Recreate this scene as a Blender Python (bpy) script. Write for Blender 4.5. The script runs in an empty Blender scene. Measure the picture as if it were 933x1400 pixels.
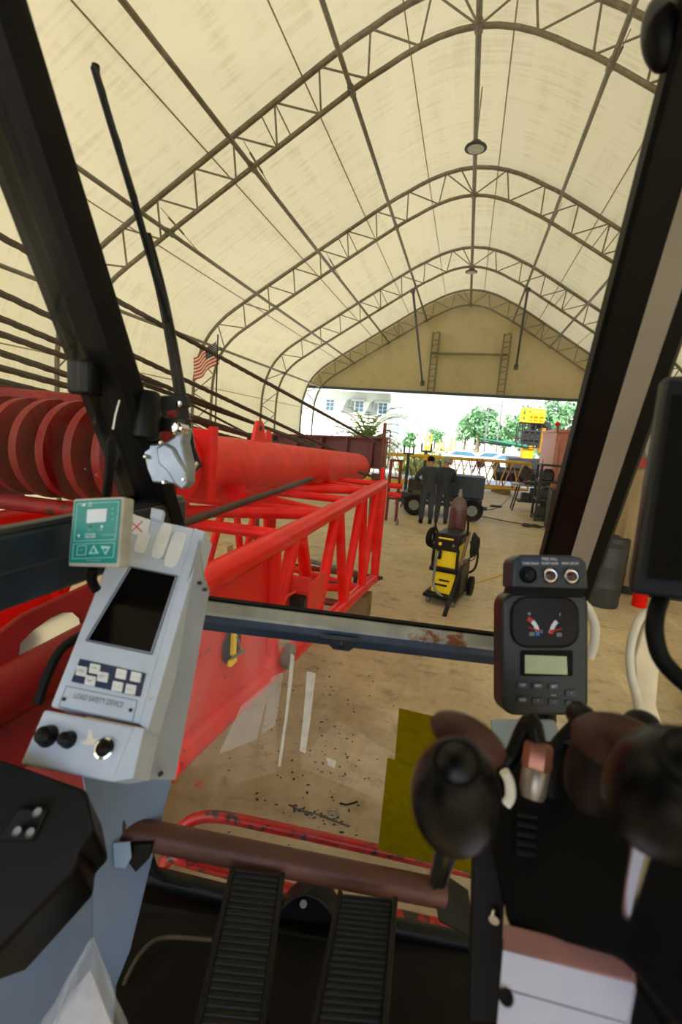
import bpy, bmesh, math, random
from mathutils import Vector, Matrix, Quaternion
random.seed(7)
SC = bpy.context.scene
COL = SC.collection
V = Vector
W_, H_, FPX = 933.0, 1400.0, 655.5
EYE = V((0, 0, 2.2))

# ------------------------------------------------------------------ camera
def cam_basis(yaw, pitch, roll):
    f = V((math.sin(yaw)*math.cos(pitch), math.cos(yaw)*math.cos(pitch), math.sin(pitch)))
    r0 = V((math.cos(yaw), -math.sin(yaw), 0)); u0 = r0.cross(f)
    return r0*math.cos(roll)+u0*math.sin(roll), -r0*math.sin(roll)+u0*math.cos(roll), f
CR, CU, CF = cam_basis(-0.243, -0.1629, 0.0741)
cd = bpy.data.cameras.new('camera'); cam = bpy.data.objects.new('camera', cd); COL.objects.link(cam)
m = Matrix((CR, CU, -CF)).transposed().to_4x4(); m.translation = EYE; cam.matrix_world = m
cd.sensor_fit = 'VERTICAL'; cd.sensor_height = 36.0; cd.sensor_width = 24.0
cd.lens = 36.0*FPX/H_; cd.clip_start = 0.02; cd.clip_end = 600
cd.dof.use_dof = True; cd.dof.focus_distance = 2.6; cd.dof.aperture_fstop = cd.lens/1000/0.0046
SC.camera = cam
# ------------------------------------------------------------------ light
SC.view_settings.view_transform = 'Standard'; SC.view_settings.look = 'None'
SC.view_settings.gamma = 1.0; SC.view_settings.use_curve_mapping = False
SC.view_settings.exposure = 0.75
w = bpy.data.worlds.new('world'); SC.world = w; w.use_nodes = True
nt = w.node_tree; bg = nt.nodes['Background']
sky = nt.nodes.new('ShaderNodeTexSky'); sky.sky_type = 'NISHITA'; sky.sun_disc = False
sky.sun_elevation = math.radians(48); sky.sun_rotation = math.radians(200); sky.air_density = 1.3; sky.dust_density = 2.0
nt.links.new(sky.outputs[0], bg.inputs[0]); bg.inputs[1].default_value = 0.24
sl = bpy.data.lights.new('sun', 'SUN'); sl.energy = 6.0; sl.angle = math.radians(1.0); sl.color = (1.0, 0.97, 0.91)
sun = bpy.data.objects.new('sun', sl); COL.objects.link(sun); sun.location = (0, -20, 40)
sun.rotation_euler = V((0.34, 0.52, -0.78)).to_track_quat('-Z', 'Y').to_euler()
cy = SC.cycles; cy.use_denoising = True; cy.max_bounces = 10; cy.diffuse_bounces = 6; cy.glossy_bounces = 4
cy.transmission_bounces = 6; cy.transparent_max_bounces = 20; cy.sample_clamp_indirect = 6

# ------------------------------------------------------------------ pixel / space helpers (used only to read positions off the photo)
def ray(px, py): return CF + CR*((px-W_/2)/FPX) - CU*((py-H_/2)/FPX)
def D(px, py, d): return EYE + ray(px, py)*d
def atY(px, py, y): r = ray(px, py); return EYE + r*(y/r.y)
def atX(px, py, x): r = ray(px, py); return EYE + r*(x/r.x)
def atZ(px, py, z): r = ray(px, py); return EYE + r*((z-2.2)/r.z)
def onP(px, py, o, n):
    r = ray(px, py); return EYE + r*((o-EYE).dot(n)/r.dot(n))

# ------------------------------------------------------------------ materials
def lin(c): return tuple((x/12.92 if x <= 0.04045 else ((x+0.055)/1.055)**2.4) for x in c)
MATS = {}
def mat(name, rgb, rough=0.5, metal=0.0, var=0.12, scale=12.0, wear=None, wear_amt=0.0, wear_scale=6.0, bump=0.0, emit=0.0, coat=0.0, stretch=None, spec=0.5):
    if name in MATS: return MATS[name]
    m = bpy.data.materials.new(name); m.use_nodes = True; t = m.node_tree; N = t.nodes; L = t.links
    b = N['Principled BSDF']; c = lin([x/255 for x in rgb])
    tc = N.new('ShaderNodeTexCoord'); mp = N.new('ShaderNodeMapping'); L.new(tc.outputs['Object'], mp.inputs[0])
    if stretch: mp.inputs['Scale'].default_value = stretch
    nz = N.new('ShaderNodeTexNoise'); nz.inputs['Scale'].default_value = scale; nz.inputs['Detail'].default_value = 5
    L.new(mp.outputs[0], nz.inputs['Vector'])
    rp = N.new('ShaderNodeValToRGB'); L.new(nz.outputs['Fac'], rp.inputs[0])
    rp.color_ramp.elements[0].position = 0.3; rp.color_ramp.elements[1].position = 0.7
    rp.color_ramp.elements[0].color = (*[max(0, x*(1-var)) for x in c], 1); rp.color_ramp.elements[1].color = (*[min(1, x*(1+var)) for x in c], 1)
    out = rp.outputs[0]
    if wear:
        n2 = N.new('ShaderNodeTexNoise'); n2.inputs['Scale'].default_value = wear_scale; n2.inputs['Detail'].default_value = 8; n2.inputs['Roughness'].default_value = 0.65
        L.new(mp.outputs[0], n2.inputs['Vector'])
        r2 = N.new('ShaderNodeValToRGB'); L.new(n2.outputs['Fac'], r2.inputs[0])
        p = 0.72-wear_amt*0.4; r2.color_ramp.elements[0].position = p; r2.color_ramp.elements[1].position = p+0.05
        mx = N.new('ShaderNodeMix'); mx.data_type = 'RGBA'; L.new(r2.outputs[0], mx.inputs[0]); L.new(out, mx.inputs[6])
        mx.inputs[7].default_value = (*lin([x/255 for x in wear]), 1); out = mx.outputs[2]
    L.new(out, b.inputs['Base Color'])
    b.inputs['Roughness'].default_value = rough; b.inputs['Metallic'].default_value = metal
    b.inputs['Specular IOR Level'].default_value = spec
    if coat: b.inputs['Coat Weight'].default_value = coat
    if bump:
        bp = N.new('ShaderNodeBump'); bp.inputs['Strength'].default_value = bump; bp.inputs['Distance'].default_value = 0.01
        L.new(nz.outputs['Fac'], bp.inputs['Height']); L.new(bp.outputs[0], b.inputs['Normal'])
    if emit:
        L.new(out, b.inputs['Emission Color']); b.inputs['Emission Strength'].default_value = emit
    MATS[name] = m; return m

def mat_fabric(name, rgb, trans=0.42):
    m = bpy.data.materials.new(name); m.use_nodes = True; t = m.node_tree; N = t.nodes; L = t.links; N.clear()
    o = N.new('ShaderNodeOutputMaterial'); tc = N.new('ShaderNodeTexCoord')
    mp = N.new('ShaderNodeMapping'); mp.inputs['Scale'].default_value = (2.2, 0.25, 2.2); L.new(tc.outputs['Object'], mp.inputs[0])
    nz = N.new('ShaderNodeTexNoise'); nz.inputs['Scale'].default_value = 1.4; nz.inputs['Detail'].default_value = 7; nz.inputs['Roughness'].default_value = .62; L.new(mp.outputs[0], nz.inputs['Vector'])
    m2 = N.new('ShaderNodeMapping'); m2.inputs['Scale'].default_value = (0.35, 7.0, 0.35); L.new(tc.outputs['Object'], m2.inputs[0])
    n2 = N.new('ShaderNodeTexNoise'); n2.inputs['Scale'].default_value = 1.6; n2.inputs['Detail'].default_value = 6; L.new(m2.outputs[0], n2.inputs['Vector'])
    ad = N.new('ShaderNodeMath'); ad.operation = 'ADD'; L.new(nz.outputs[0], ad.inputs[0]); L.new(n2.outputs[0], ad.inputs[1])
    rp = N.new('ShaderNodeValToRGB'); L.new(ad.outputs[0], rp.inputs[0])
    rp.color_ramp.elements[0].position = 0.72; rp.color_ramp.elements[1].position = 1.25
    c = lin([x/255 for x in rgb]); rp.color_ramp.elements[0].color = (c[0]*.90, c[1]*.89, c[2]*.84, 1); rp.color_ramp.elements[1].color = (min(1, c[0]*1.04), min(1, c[1]*1.04), min(1, c[2]*1.05), 1)
    tr = N.new('ShaderNodeBsdfTranslucent'); df = N.new('ShaderNodeBsdfDiffuse'); L.new(rp.outputs[0], tr.inputs[0]); L.new(rp.outputs[0], df.inputs[0])
    mx = N.new('ShaderNodeMixShader'); mx.inputs[0].default_value = trans; L.new(df.outputs[0], mx.inputs[1]); L.new(tr.outputs[0], mx.inputs[2])
    L.new(mx.outputs[0], o.inputs[0]); MATS[name] = m; return m

def mat_glass(name, haze=0.03, tint=(1, 1, 1), scr=False):
    m = bpy.data.materials.new(name); m.use_nodes = True; t = m.node_tree; N = t.nodes; L = t.links; N.clear()
    o = N.new('ShaderNodeOutputMaterial'); tp = N.new('ShaderNodeBsdfTransparent'); tp.inputs[0].default_value = (*tint, 1)
    gl = N.new('ShaderNodeBsdfGlossy'); gl.inputs['Roughness'].default_value = 0.02
    fr = N.new('ShaderNodeFresnel'); fr.inputs[0].default_value = 1.45
    ge = N.new('ShaderNodeNewGeometry'); iv = N.new('ShaderNodeMath'); iv.operation = 'SUBTRACT'; iv.inputs[0].default_value = 1.0; L.new(ge.outputs['Backfacing'], iv.inputs[1]); fm = N.new('ShaderNodeMath'); fm.operation = 'MULTIPLY'; L.new(fr.outputs[0], fm.inputs[0]); L.new(iv.outputs[0], fm.inputs[1])
    mx = N.new('ShaderNodeMixShader'); L.new(fm.outputs[0], mx.inputs[0]); L.new(tp.outputs[0], mx.inputs[1]); L.new(gl.outputs[0], mx.inputs[2])
    df = N.new('ShaderNodeBsdfDiffuse'); df.inputs[0].default_value = (.8, .8, .78, 1)
    tc = N.new('ShaderNodeTexCoord'); mp = N.new('ShaderNodeMapping'); mp.inputs['Scale'].default_value = (9, 3, 1.4); L.new(tc.outputs['Object'], mp.inputs[0])
    nz = N.new('ShaderNodeTexNoise'); nz.inputs['Scale'].default_value = 2.2; nz.inputs['Detail'].default_value = 6; L.new(mp.outputs[0], nz.inputs['Vector'])
    rp = N.new('ShaderNodeMapRange'); rp.inputs[1].default_value = .45; rp.inputs[2].default_value = .8; rp.inputs[3].default_value = 0; rp.inputs[4].default_value = haze*2; L.new(nz.outputs[0], rp.inputs[0])
    m3 = N.new('ShaderNodeMixShader'); L.new(rp.outputs[0], m3.inputs[0]); L.new(mx.outputs[0], m3.inputs[1]); L.new(df.outputs[0], m3.inputs[2])
    L.new(m3.outputs[0], o.inputs[0]); MATS[name] = m; return m

def mat_film(name, rgb, alpha=0.5, clear=False):
    m = bpy.data.materials.new(name); m.use_nodes = True; t = m.node_tree; N = t.nodes; L = t.links; N.clear()
    o = N.new('ShaderNodeOutputMaterial'); tp = N.new('ShaderNodeBsdfTransparent'); c = lin([x/255 for x in rgb]); tp.inputs[0].default_value = (1, 1, 1, 1) if clear else (*c, 1)
    df = N.new('ShaderNodeBsdfDiffuse'); df.inputs[0].default_value = (*c, 1)
    tc = N.new('ShaderNodeTexCoord'); nz = N.new('ShaderNodeTexNoise'); nz.inputs['Scale'].default_value = 60; nz.inputs['Detail'].default_value = 3; L.new(tc.outputs['Object'], nz.inputs['Vector'])
    rp = N.new('ShaderNodeMapRange'); rp.inputs[3].default_value = alpha-.12; rp.inputs[4].default_value = alpha+.12; L.new(nz.outputs[0], rp.inputs[0])
    mx = N.new('ShaderNodeMixShader'); L.new(rp.outputs[0], mx.inputs[0]); L.new(tp.outputs[0], mx.inputs[1]); L.new(df.outputs[0], mx.inputs[2]); L.new(mx.outputs[0], o.inputs[0])
    MATS[name] = m; return m

def mat_concrete(name, rgb, dark):
    m = bpy.data.materials.new(name); m.use_nodes = True; t = m.node_tree; N = t.nodes; L = t.links
    b = N['Principled BSDF']; tc = N.new('ShaderNodeTexCoord')
    def noise(s, d, lo, hi, sc=(1, 1, 1), rough=.6):
        mp = N.new('ShaderNodeMapping'); mp.inputs['Scale'].default_value = sc; L.new(tc.outputs['Object'], mp.inputs[0])
        n = N.new('ShaderNodeTexNoise'); n.inputs['Scale'].default_value = s; n.inputs['Detail'].default_value = d; n.inputs['Roughness'].default_value = rough; L.new(mp.outputs[0], n.inputs['Vector'])
        r = N.new('ShaderNodeMapRange'); r.inputs[1].default_value = lo; r.inputs[2].default_value = hi; L.new(n.outputs[0], r.inputs[0]); return r.outputs[0]
    c = lin([x/255 for x in rgb]); d = lin([x/255 for x in dark])
    def mix(f, a, bb, k=1.0):
        mx = N.new('ShaderNodeMix'); mx.data_type = 'RGBA'
        mm = N.new('ShaderNodeMath'); mm.operation = 'MULTIPLY'; mm.inputs[1].default_value = k; L.new(f, mm.inputs[0]); L.new(mm.outputs[0], mx.inputs[0])
        if isinstance(a, tuple): mx.inputs[6].default_value = (*a, 1)
        else: L.new(a, mx.inputs[6])
        mx.inputs[7].default_value = (*bb, 1); return mx.outputs[2]
    a = mix(noise(.8, 8, .35, .7), c, d, .55)
    a = mix(noise(14, 6, .45, .75), a, tuple(x*.6 for x in d), .30)
    a = mix(noise(3.2, 10, .54, .64, (1, 1.5, 1), .72), a, tuple(x*.25 for x in d), .42)      # oil and tyre marks
    a = mix(noise(1.6, 6, .60, .75, (3, .4, 1)), a, tuple(min(1, x*1.35) for x in c), .5)
    # cab's shade painted into the colour, with stains, where the crane is parked
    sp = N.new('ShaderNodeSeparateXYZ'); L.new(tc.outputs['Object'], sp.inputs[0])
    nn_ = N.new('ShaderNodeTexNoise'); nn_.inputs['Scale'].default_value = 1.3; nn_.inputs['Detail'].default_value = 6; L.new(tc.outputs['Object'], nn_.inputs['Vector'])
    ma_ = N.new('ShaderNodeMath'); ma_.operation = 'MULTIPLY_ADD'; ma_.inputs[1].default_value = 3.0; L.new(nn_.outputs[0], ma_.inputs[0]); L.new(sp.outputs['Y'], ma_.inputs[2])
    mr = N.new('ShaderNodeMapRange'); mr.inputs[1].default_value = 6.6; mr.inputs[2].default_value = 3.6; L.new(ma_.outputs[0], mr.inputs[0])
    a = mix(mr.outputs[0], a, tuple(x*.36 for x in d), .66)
    L.new(a, b.inputs['Base Color']); b.inputs['Roughness'].default_value = .62
    bp = N.new('ShaderNodeBump'); bp.inputs['Strength'].default_value = .15; bp.inputs['Distance'].default_value = .01; L.new(noise(25, 5, 0, 1), bp.inputs['Height']); L.new(bp.outputs[0], b.inputs['Normal'])
    MATS[name] = m; return m

def mat_corr(name, rgb, axis=(1, 0, 0), freq=30, rough=.5, amt=.3):
    m = mat(name, rgb, rough, var=.1, scale=3); return m

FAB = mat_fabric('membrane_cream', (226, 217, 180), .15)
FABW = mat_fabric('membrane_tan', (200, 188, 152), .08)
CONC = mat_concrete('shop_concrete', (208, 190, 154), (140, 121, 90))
APRON = mat('outside_concrete', (222, 220, 212), .8, var=.08, scale=2)
TRUSS = mat('galvanised_truss', (118, 114, 92), .45, .35, var=.25, scale=9)
SEAM = mat('seam_brown', (160, 146, 108), .8)
RED = mat('red_paint', (226, 14, 6), .38, var=.12, scale=5, wear=(120, 18, 12), wear_amt=.18, wear_scale=14, spec=.28)
REDF = mat('faded_red_paint', (222, 46, 32), .6, var=.15, scale=7, wear=(96, 66, 30), wear_amt=.10, wear_scale=5)
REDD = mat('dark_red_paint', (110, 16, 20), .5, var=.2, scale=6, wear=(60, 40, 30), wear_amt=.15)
REDO = mat('oily_red_paint', (116, 9, 12), .45, spec=.25, var=.3, scale=3.5, wear=(50, 42, 26), wear_amt=.32, wear_scale=3)
REDC = mat('chipped_red_paint', (160, 10, 7), .4, var=.15, scale=8, wear=(34, 18, 14), wear_amt=.5, wear_scale=20)
ROPE = mat('greasy_wire_rope', (70, 62, 48), .55, .5, var=.35, scale=90)
BLK = mat('black_rubber', (8, 8, 9), .6, var=.3, scale=20, spec=.15)
BLKP = mat('black_plastic', (9, 10, 12), .42, var=.2, scale=40, spec=.2)
BLKG = mat('black_painted_steel', (9, 10, 12), .42, var=.25, scale=8, spec=.22)
BLUEB = mat('blue_black_steel', (20, 31, 46), .38, var=.3, scale=7)
RUSTB = mat('rusty_blue_steel', (40, 58, 82), .4, .2, var=.3, scale=8, wear=(120, 70, 36), wear_amt=.20, wear_scale=9)
PANEL = mat('light_grey_panel', (190, 202, 224), .45, var=.05, scale=30)
SHEET = mat('blue_grey_sheet', (122, 144, 184), .42, .15, var=.1, scale=6, wear=(90, 84, 80), wear_amt=.05)
TEAL = mat('teal_overlay', (10, 132, 130), .35, var=.05)
TEALC = mat('pale_teal_line', (160, 214, 208), .4)
CASE = mat('dirty_grey_case', (176, 178, 172), .5, var=.15, scale=30)
LCDW = mat('white_display', (205, 212, 226), .2)
LCDG = mat('green_display', (168, 180, 140), .25)
SCR = mat('dark_screen', (9, 7, 6), .12, spec=.12)
NAVY = mat('navy_overlay', (36, 54, 86), .4)
WHT = mat('white_key', (226, 230, 236), .4)
WHTP = mat('white_print', (225, 230, 238), .5)
GREYP = mat('grey_print', (110, 116, 126), .5)
REDP = mat('red_print', (210, 30, 30), .5)
BLUP = mat('blue_print', (30, 120, 190), .5)
CHROME = mat('chrome', (225, 225, 228), .12, 1.0, var=.03)
ALU = mat('cast_aluminium', (150, 160, 172), .4, .7, var=.15, scale=30)
BRN = mat('brown_rusty_tube', (88, 54, 46), .5, .3, var=.35, scale=9, wear=(60, 40, 34), wear_amt=.2)
BRNL = mat('brown_leather', (64, 28, 22), .5, var=.25, scale=14)
PINKB = mat('copper_fitting', (160, 106, 88), .35, .6, var=.2)
YEL = mat('machine_yellow', (246, 214, 12), .4, var=.08)
YELD = mat('old_yellow_paint', (214, 172, 50), .5, var=.15)
ORG = mat('orange_yellow_paint', (250, 176, 20), .45, var=.1)
GRN = mat('green_paint', (20, 110, 84), .5)
DKJ = mat('dark_machinery', (30, 32, 32), .6, var=.5, scale=5)
DBLU = mat('dark_blue_trailer', (24, 36, 52), .5, var=.4, scale=5)
DENIM = mat('dark_workwear', (38, 46, 56), .9, var=.35, scale=8)
SKIN = mat('skin', (170, 120, 92), .6)
HELM = mat('grey_helmet', (120, 128, 130), .35)
PINKC = mat('faded_red_container', (196, 128, 116), .6, var=.12, scale=3)
TANC = mat('tan_container_paint', (150, 128, 92), .6, var=.18, scale=2, stretch=(1, 1, .2))
GREYJ = mat('dark_grey_plastic', (50, 54, 54), .6, var=.2)
WHTH = mat('white_hose_rubber', (216, 210, 196), .5)
CREAMB = mat('cream_board', (206, 192, 166), .6)
SIDING = mat('white_siding', (222, 220, 208), .7, var=.04)
SIDG = mat('grey_siding', (176, 182, 172), .7, var=.05)
ROOFW = mat('white_trim', (244, 246, 246), .6)
WINB = mat('window_dark', (70, 110, 130), .15)
LEAF = mat('tree_leaves', (104, 150, 100), .7, var=.35, scale=1.5)
LEAFP = mat('palm_leaves', (122, 146, 50), .6, var=.3, scale=3)
HEDGE = mat('hedge_leaves', (150, 170, 100), .8, var=.3, scale=1.5)
GRASS = mat('lawn', (150, 184, 100), .9, var=.15, scale=1)
BARK = mat('bark', (120, 104, 86), .9, var=.3)
MAROON = mat('maroon_cylinder_paint', (72, 30, 34), .35, var=.2, scale=5)
COPPER = mat('copper_disc', (196, 110, 70), .4, .6)
STEELG = mat('grey_steel', (124, 124, 120), .4, .4, var=.15)
GREYST = mat('grey_strip_vinyl', (176, 172, 164), .55, var=.1, scale=4)
PAPER = mat('white_paper', (210, 210, 222), .7)
FILM = mat_film('yellow_film', (160, 146, 10), .38)
BAG = mat_film('clear_bag_plastic', (225, 230, 240), .2, True)
GLS = mat_glass('cab_glass', .007)
GLSL = mat_glass('dirty_cab_glass', .018)
TREAD = mat('worn_black_tread', (10, 12, 15), .45, var=.5, scale=10, spec=.25)
FLRK = mat('dark_cab_floor', (12, 11, 10), .7, var=.4, scale=8, spec=.15)
WCON = mat('pale_console_sheet', (208, 208, 230), .45, var=.04)
BRNS = mat('brown_top_strip', (140, 96, 88), .5, var=.15)
GREYRB = mat('grey_machine_plate', (120, 116, 108), .6, var=.25)

# ------------------------------------------------------------------ mesh builder
class MB:
    def __init__(s): s.v = []; s.f = []; s.mi = []
    def add(s, vs, fs, mi=0):
        n = len(s.v); s.v += [V(p) for p in vs]; s.f += [[i+n for i in q] for q in fs]; s.mi += [mi]*len(fs); return s
    def obox(s, o, ex, ey, ez, mi=0):
        o, ex, ey, ez = V(o), V(ex), V(ey), V(ez)
        p = [o, o+ex, o+ex+ey, o+ey, o+ez, o+ex+ez, o+ex+ey+ez, o+ey+ez]
        return s.add(p, [[0, 3, 2, 1], [4, 5, 6, 7], [0, 1, 5, 4], [1, 2, 6, 5], [2, 3, 7, 6], [3, 0, 4, 7]], mi)
    def box(s, c, sz, rz=0, mi=0):
        R = Matrix.Rotation(rz, 3, 'Z'); ex, ey, ez = R@V((sz[0], 0, 0)), R@V((0, sz[1], 0)), V((0, 0, sz[2]))
        return s.obox(V(c)-(ex+ey+ez)/2, ex, ey, ez, mi)
    def cyl(s, a, b, r, r2=None, n=14, mi=0, cap=True):
        a, b = V(a), V(b); r2 = r if r2 is None else r2; d = (b-a).normalized()
        x = d.orthogonal().normalized(); y = d.cross(x); vs = []; fs = []
        for i in range(n):
            t = 2*math.pi*i/n; k = x*math.cos(t)+y*math.sin(t); vs += [a+k*r, b+k*r2]
        for i in range(n):
            j = (i+1) % n; fs.append([2*i, 2*j, 2*j+1, 2*i+1])
        if cap: fs += [[2*i for i in range(n)][::-1], [2*i+1 for i in range(n)]]
        return s.add(vs, fs, mi)
    def tube(s, pts, r, n=8, mi=0, closed=False):
        pts = [V(p) for p in pts]; N = len(pts); vs = []; fs = []; x = None
        for i, p in enumerate(pts):
            if closed: d = pts[(i+1) % N]-pts[i-1]
            else: d = pts[min(i+1, N-1)]-pts[max(i-1, 0)]
            d.normalize()
            if x is None: x = d.orthogonal().normalized()
            else: x = (x-d*x.dot(d)).normalized()
            y = d.cross(x); rr = r[i] if isinstance(r, (list, tuple)) else r
            for k in range(n):
                t = 2*math.pi*k/n; vs.append(p+(x*math.cos(t)+y*math.sin(t))*rr)
        for i in range(N if closed else N-1):
            a, b = i*n, ((i+1) % N)*n
            for k in range(n):
                q = (k+1) % n; fs.append([a+k, a+q, b+q, b+k])
        if not closed: fs += [list(range(n))[::-1], list(range((N-1)*n, N*n))]
        return s.add(vs, fs, mi)
    def lathe(s, o, ax, prof, n=20, mi=0):
        o, ax = V(o), V(ax).normalized(); x = ax.orthogonal().normalized(); y = ax.cross(x); vs = []; fs = []
        for (r, h) in prof:
            for k in range(n):
                t = 2*math.pi*k/n; vs.append(o+ax*h+(x*math.cos(t)+y*math.sin(t))*r)
        for i in range(len(prof)-1):
            for k in range(n):
                q = (k+1) % n; fs.append([i*n+k, i*n+q, (i+1)*n+q, (i+1)*n+k])
        fs += [list(range(n))[::-1], list(range((len(prof)-1)*n, len(prof)*n))]
        return s.add(vs, fs, mi)
    def prism(s, pts, vec, mi=0):
        pts = [V(p) for p in pts]; n = len(pts); vec = V(vec)
        return s.add(pts+[p+vec for p in pts], [list(range(n)), list(range(n, 2*n))[::-1]]+[[i, i+n, (i+1) % n+n, (i+1) % n] for i in range(n)], mi)
    def ell(s, c, rad, R=None, nu=18, nv=12, mi=0):
        c = V(c); vs = []; fs = []
        for j in range(nv+1):
            ph = math.pi*j/nv
            for i in range(nu):
                t = 2*math.pi*i/nu; p = V((rad[0]*math.sin(ph)*math.cos(t), rad[1]*math.sin(ph)*math.sin(t), rad[2]*math.cos(ph)))
                vs.append(c+(R@p if R else p))
        for j in range(nv):
            for i in range(nu):
                k = (i+1) % nu; fs.append([j*nu+i, (j+1)*nu+i, (j+1)*nu+k, j*nu+k])
        return s.add(vs, fs, mi)
    def build(s, name, m, parent=None, bevel=0.0, smooth=True, seg=2):
        o0 = root_loc(parent) if parent else V((0, 0, 0))
        me = bpy.data.meshes.new(name); me.from_pydata([p-o0 for p in s.v], [], s.f)
        for mm in (m if isinstance(m, (list, tuple)) else [m]): me.materials.append(mm)
        me.polygons.foreach_set('material_index', s.mi)
        bm = bmesh.new(); bm.from_mesh(me); bmesh.ops.remove_doubles(bm, verts=bm.verts, dist=1e-6)
        bmesh.ops.recalc_face_normals(bm, faces=bm.faces); bm.to_mesh(me); bm.free()
        if smooth and len(me.polygons):
            me.polygons.foreach_set('use_smooth', [True]*len(me.polygons))
            try: me.set_sharp_from_angle(angle=math.radians(38))
            except Exception: pass
        o = bpy.data.objects.new(name, me); COL.objects.link(o)
        if parent: o.parent = parent
        if bevel:
            b = o.modifiers.new('bevel', 'BEVEL'); b.width = bevel; b.segments = seg; b.limit_method = 'ANGLE'
        return o
def root_loc(o):
    while o.parent: o = o.parent
    return V(o.location)
def tag(o, label=None, cat=None, group=None, kind=None):
    if label: o['label'] = label
    if cat: o['category'] = cat
    if group: o['group'] = group
    if kind: o['kind'] = kind
    return o
def thing(name, label, cat, loc, group=None):
    o = bpy.data.objects.new(name, None); COL.objects.link(o); o.location = V(loc); o.empty_display_size = .1
    return tag(o, label, cat, group)
def struct(name, mb, m, **k):
    o = mb.build(name, m, **k); o['kind'] = 'structure'; return o
def dup(root, loc, label=None, rz=None):
    r = root.copy(); COL.objects.link(r); r.location = V(loc)
    if rz is not None: r.rotation_euler = (0, 0, rz)
    if label: r['label'] = label
    def rec(src, dst):
        for ch in list(src.children):
            if ch.name in done: continue
            c = ch.copy(); COL.objects.link(c); c.parent = dst; done.add(c.name); rec(ch, c)
    done = set(); rec(root, r); return r
def smoothline(pts, n):
    """Catmull-Rom resample to n+1 evenly spaced points"""
    P = [V(p) for p in pts]; P = [P[0]*2-P[1]]+P+[P[-1]*2-P[-2]]; out = []
    for i in range(1, len(P)-2):
        for k in range(12):
            t = k/12; a, b, c, d = P[i-1:i+3]
            out.append(.5*((2*b)+(c-a)*t+(2*a-5*b+4*c-d)*t*t+(3*b-a-3*c+d)*t**3))
    out.append(P[-2]); L = [0]
    for i in range(1, len(out)): L.append(L[-1]+(out[i]-out[i-1]).length)
    res = []; j = 0
    for k in range(n+1):
        s = L[-1]*k/n
        while j < len(L)-2 and L[j+1] < s: j += 1
        t = (s-L[j])/max(1e-9, L[j+1]-L[j]); res.append(out[j].lerp(out[j+1], min(1, max(0, t))))
    return res
def text(name, body, o, ex, ey, h, m, parent, n=None, depth=.0006, lift=.0008, width=None):
    cu = bpy.data.curves.new(name, 'FONT'); cu.body = body; cu.align_x = 'CENTER'; cu.align_y = 'CENTER'; cu.size = 1; cu.extrude = 0
    t = bpy.data.objects.new('tmp', cu); COL.objects.link(t); bpy.context.view_layer.update()
    me = bpy.data.meshes.new_from_object(t.evaluated_get(bpy.context.evaluated_depsgraph_get()))
    bpy.data.objects.remove(t); bpy.data.curves.remove(cu)
    xs = [v.co.x for v in me.vertices]; ww = (max(xs)-min(xs)) or 1
    sx = width/ww if width else h
    ex, ey = V(ex).normalized(), V(ey).normalized(); nn = ex.cross(ey).normalized() if n is None else V(n)
    r = root_loc(parent)
    for v in me.vertices: v.co = V(o)+ex*v.co.x*sx+ey*v.co.y*h*1.35+nn*lift-r
    me.materials.append(m); ob = bpy.data.objects.new(name, me); COL.objects.link(ob); ob.parent = parent
    return ob

# ================================================================== THE HANGAR
CX = -0.55
INNER = [(0, 8.74), (.5, 8.68), (1.0, 8.52), (1.45, 8.30), (2.03, 8.0), (3.83, 6.90), (5.55, 5.83), (6.25, 5.38), (6.9, 4.93), (7.35, 4.40), (7.58, 3.7), (7.64, 2.8), (7.65, 1.4), (7.65, 0)]
def mirror(pr): return [(-x, z) for x, z in pr[::-1]]+pr[1:]
arc_in = [(p.x, p.z) for p in smoothline([V((x, 0, z)) for x, z in mirror(INNER)], 84)]
def normals(pr):
    out = []
    for i in range(len(pr)):
        a, b = pr[max(0, i-1)], pr[min(len(pr)-1, i+1)]; dx, dz = b[0]-a[0], b[1]-a[1]; l = math.hypot(dx, dz); out.append((-dz/l, dx/l))
    return out
nin = normals(arc_in); sg = 1 if nin[42][1] > 0 else -1
arc_out = [(p[0]+sg*n[0]*.68, max(0, p[1]+sg*n[1]*.68)) for p, n in zip(arc_in, nin)]
arc_mem = [(p[0]+sg*n[0]*.76, max(0, p[1]+sg*n[1]*.76)) for p, n in zip(arc_in, nin)]
YA = [14.4*(1+(a-2)*.379) for a in (1, 2, 3, 4)]

# ground
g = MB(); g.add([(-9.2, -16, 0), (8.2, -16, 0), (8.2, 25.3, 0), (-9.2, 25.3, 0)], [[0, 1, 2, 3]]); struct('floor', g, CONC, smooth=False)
g = MB(); g.add([(-120, 25.3, -.01), (140, 25.3, -.01), (140, 260, -.01), (-120, 260, -.01), (-120, -16, -.01), (-9.2, -16, -.01), (-9.2, 25.3, -.01), (8.2, -16, -.01), (140, -16, -.01), (8.2, 25.3, -.01)], [[0, 1, 2, 3], [4, 5, 6, 0], [7, 8, 1, 9]])
struct('ground_apron', g, APRON, smooth=False)
g = MB(); g.box((-4, 62, 0.02), (42, 14, .08)); struct('ground_lawn', g, GRASS, smooth=False)
# membrane
g = MB(); ys = [-7, -2, 3.48]+YA
vs = []; 
for y in ys:
    for x, z in arc_mem: vs.append((CX+x, y, z))
n = len(arc_mem); fs = [[i*n+k, i*n+k+1, (i+1)*n+k+1, (i+1)*n+k] for i in range(len(ys)-1) for k in range(n-1)]
g.add(vs, fs); struct('ceiling', g, FAB)
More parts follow.
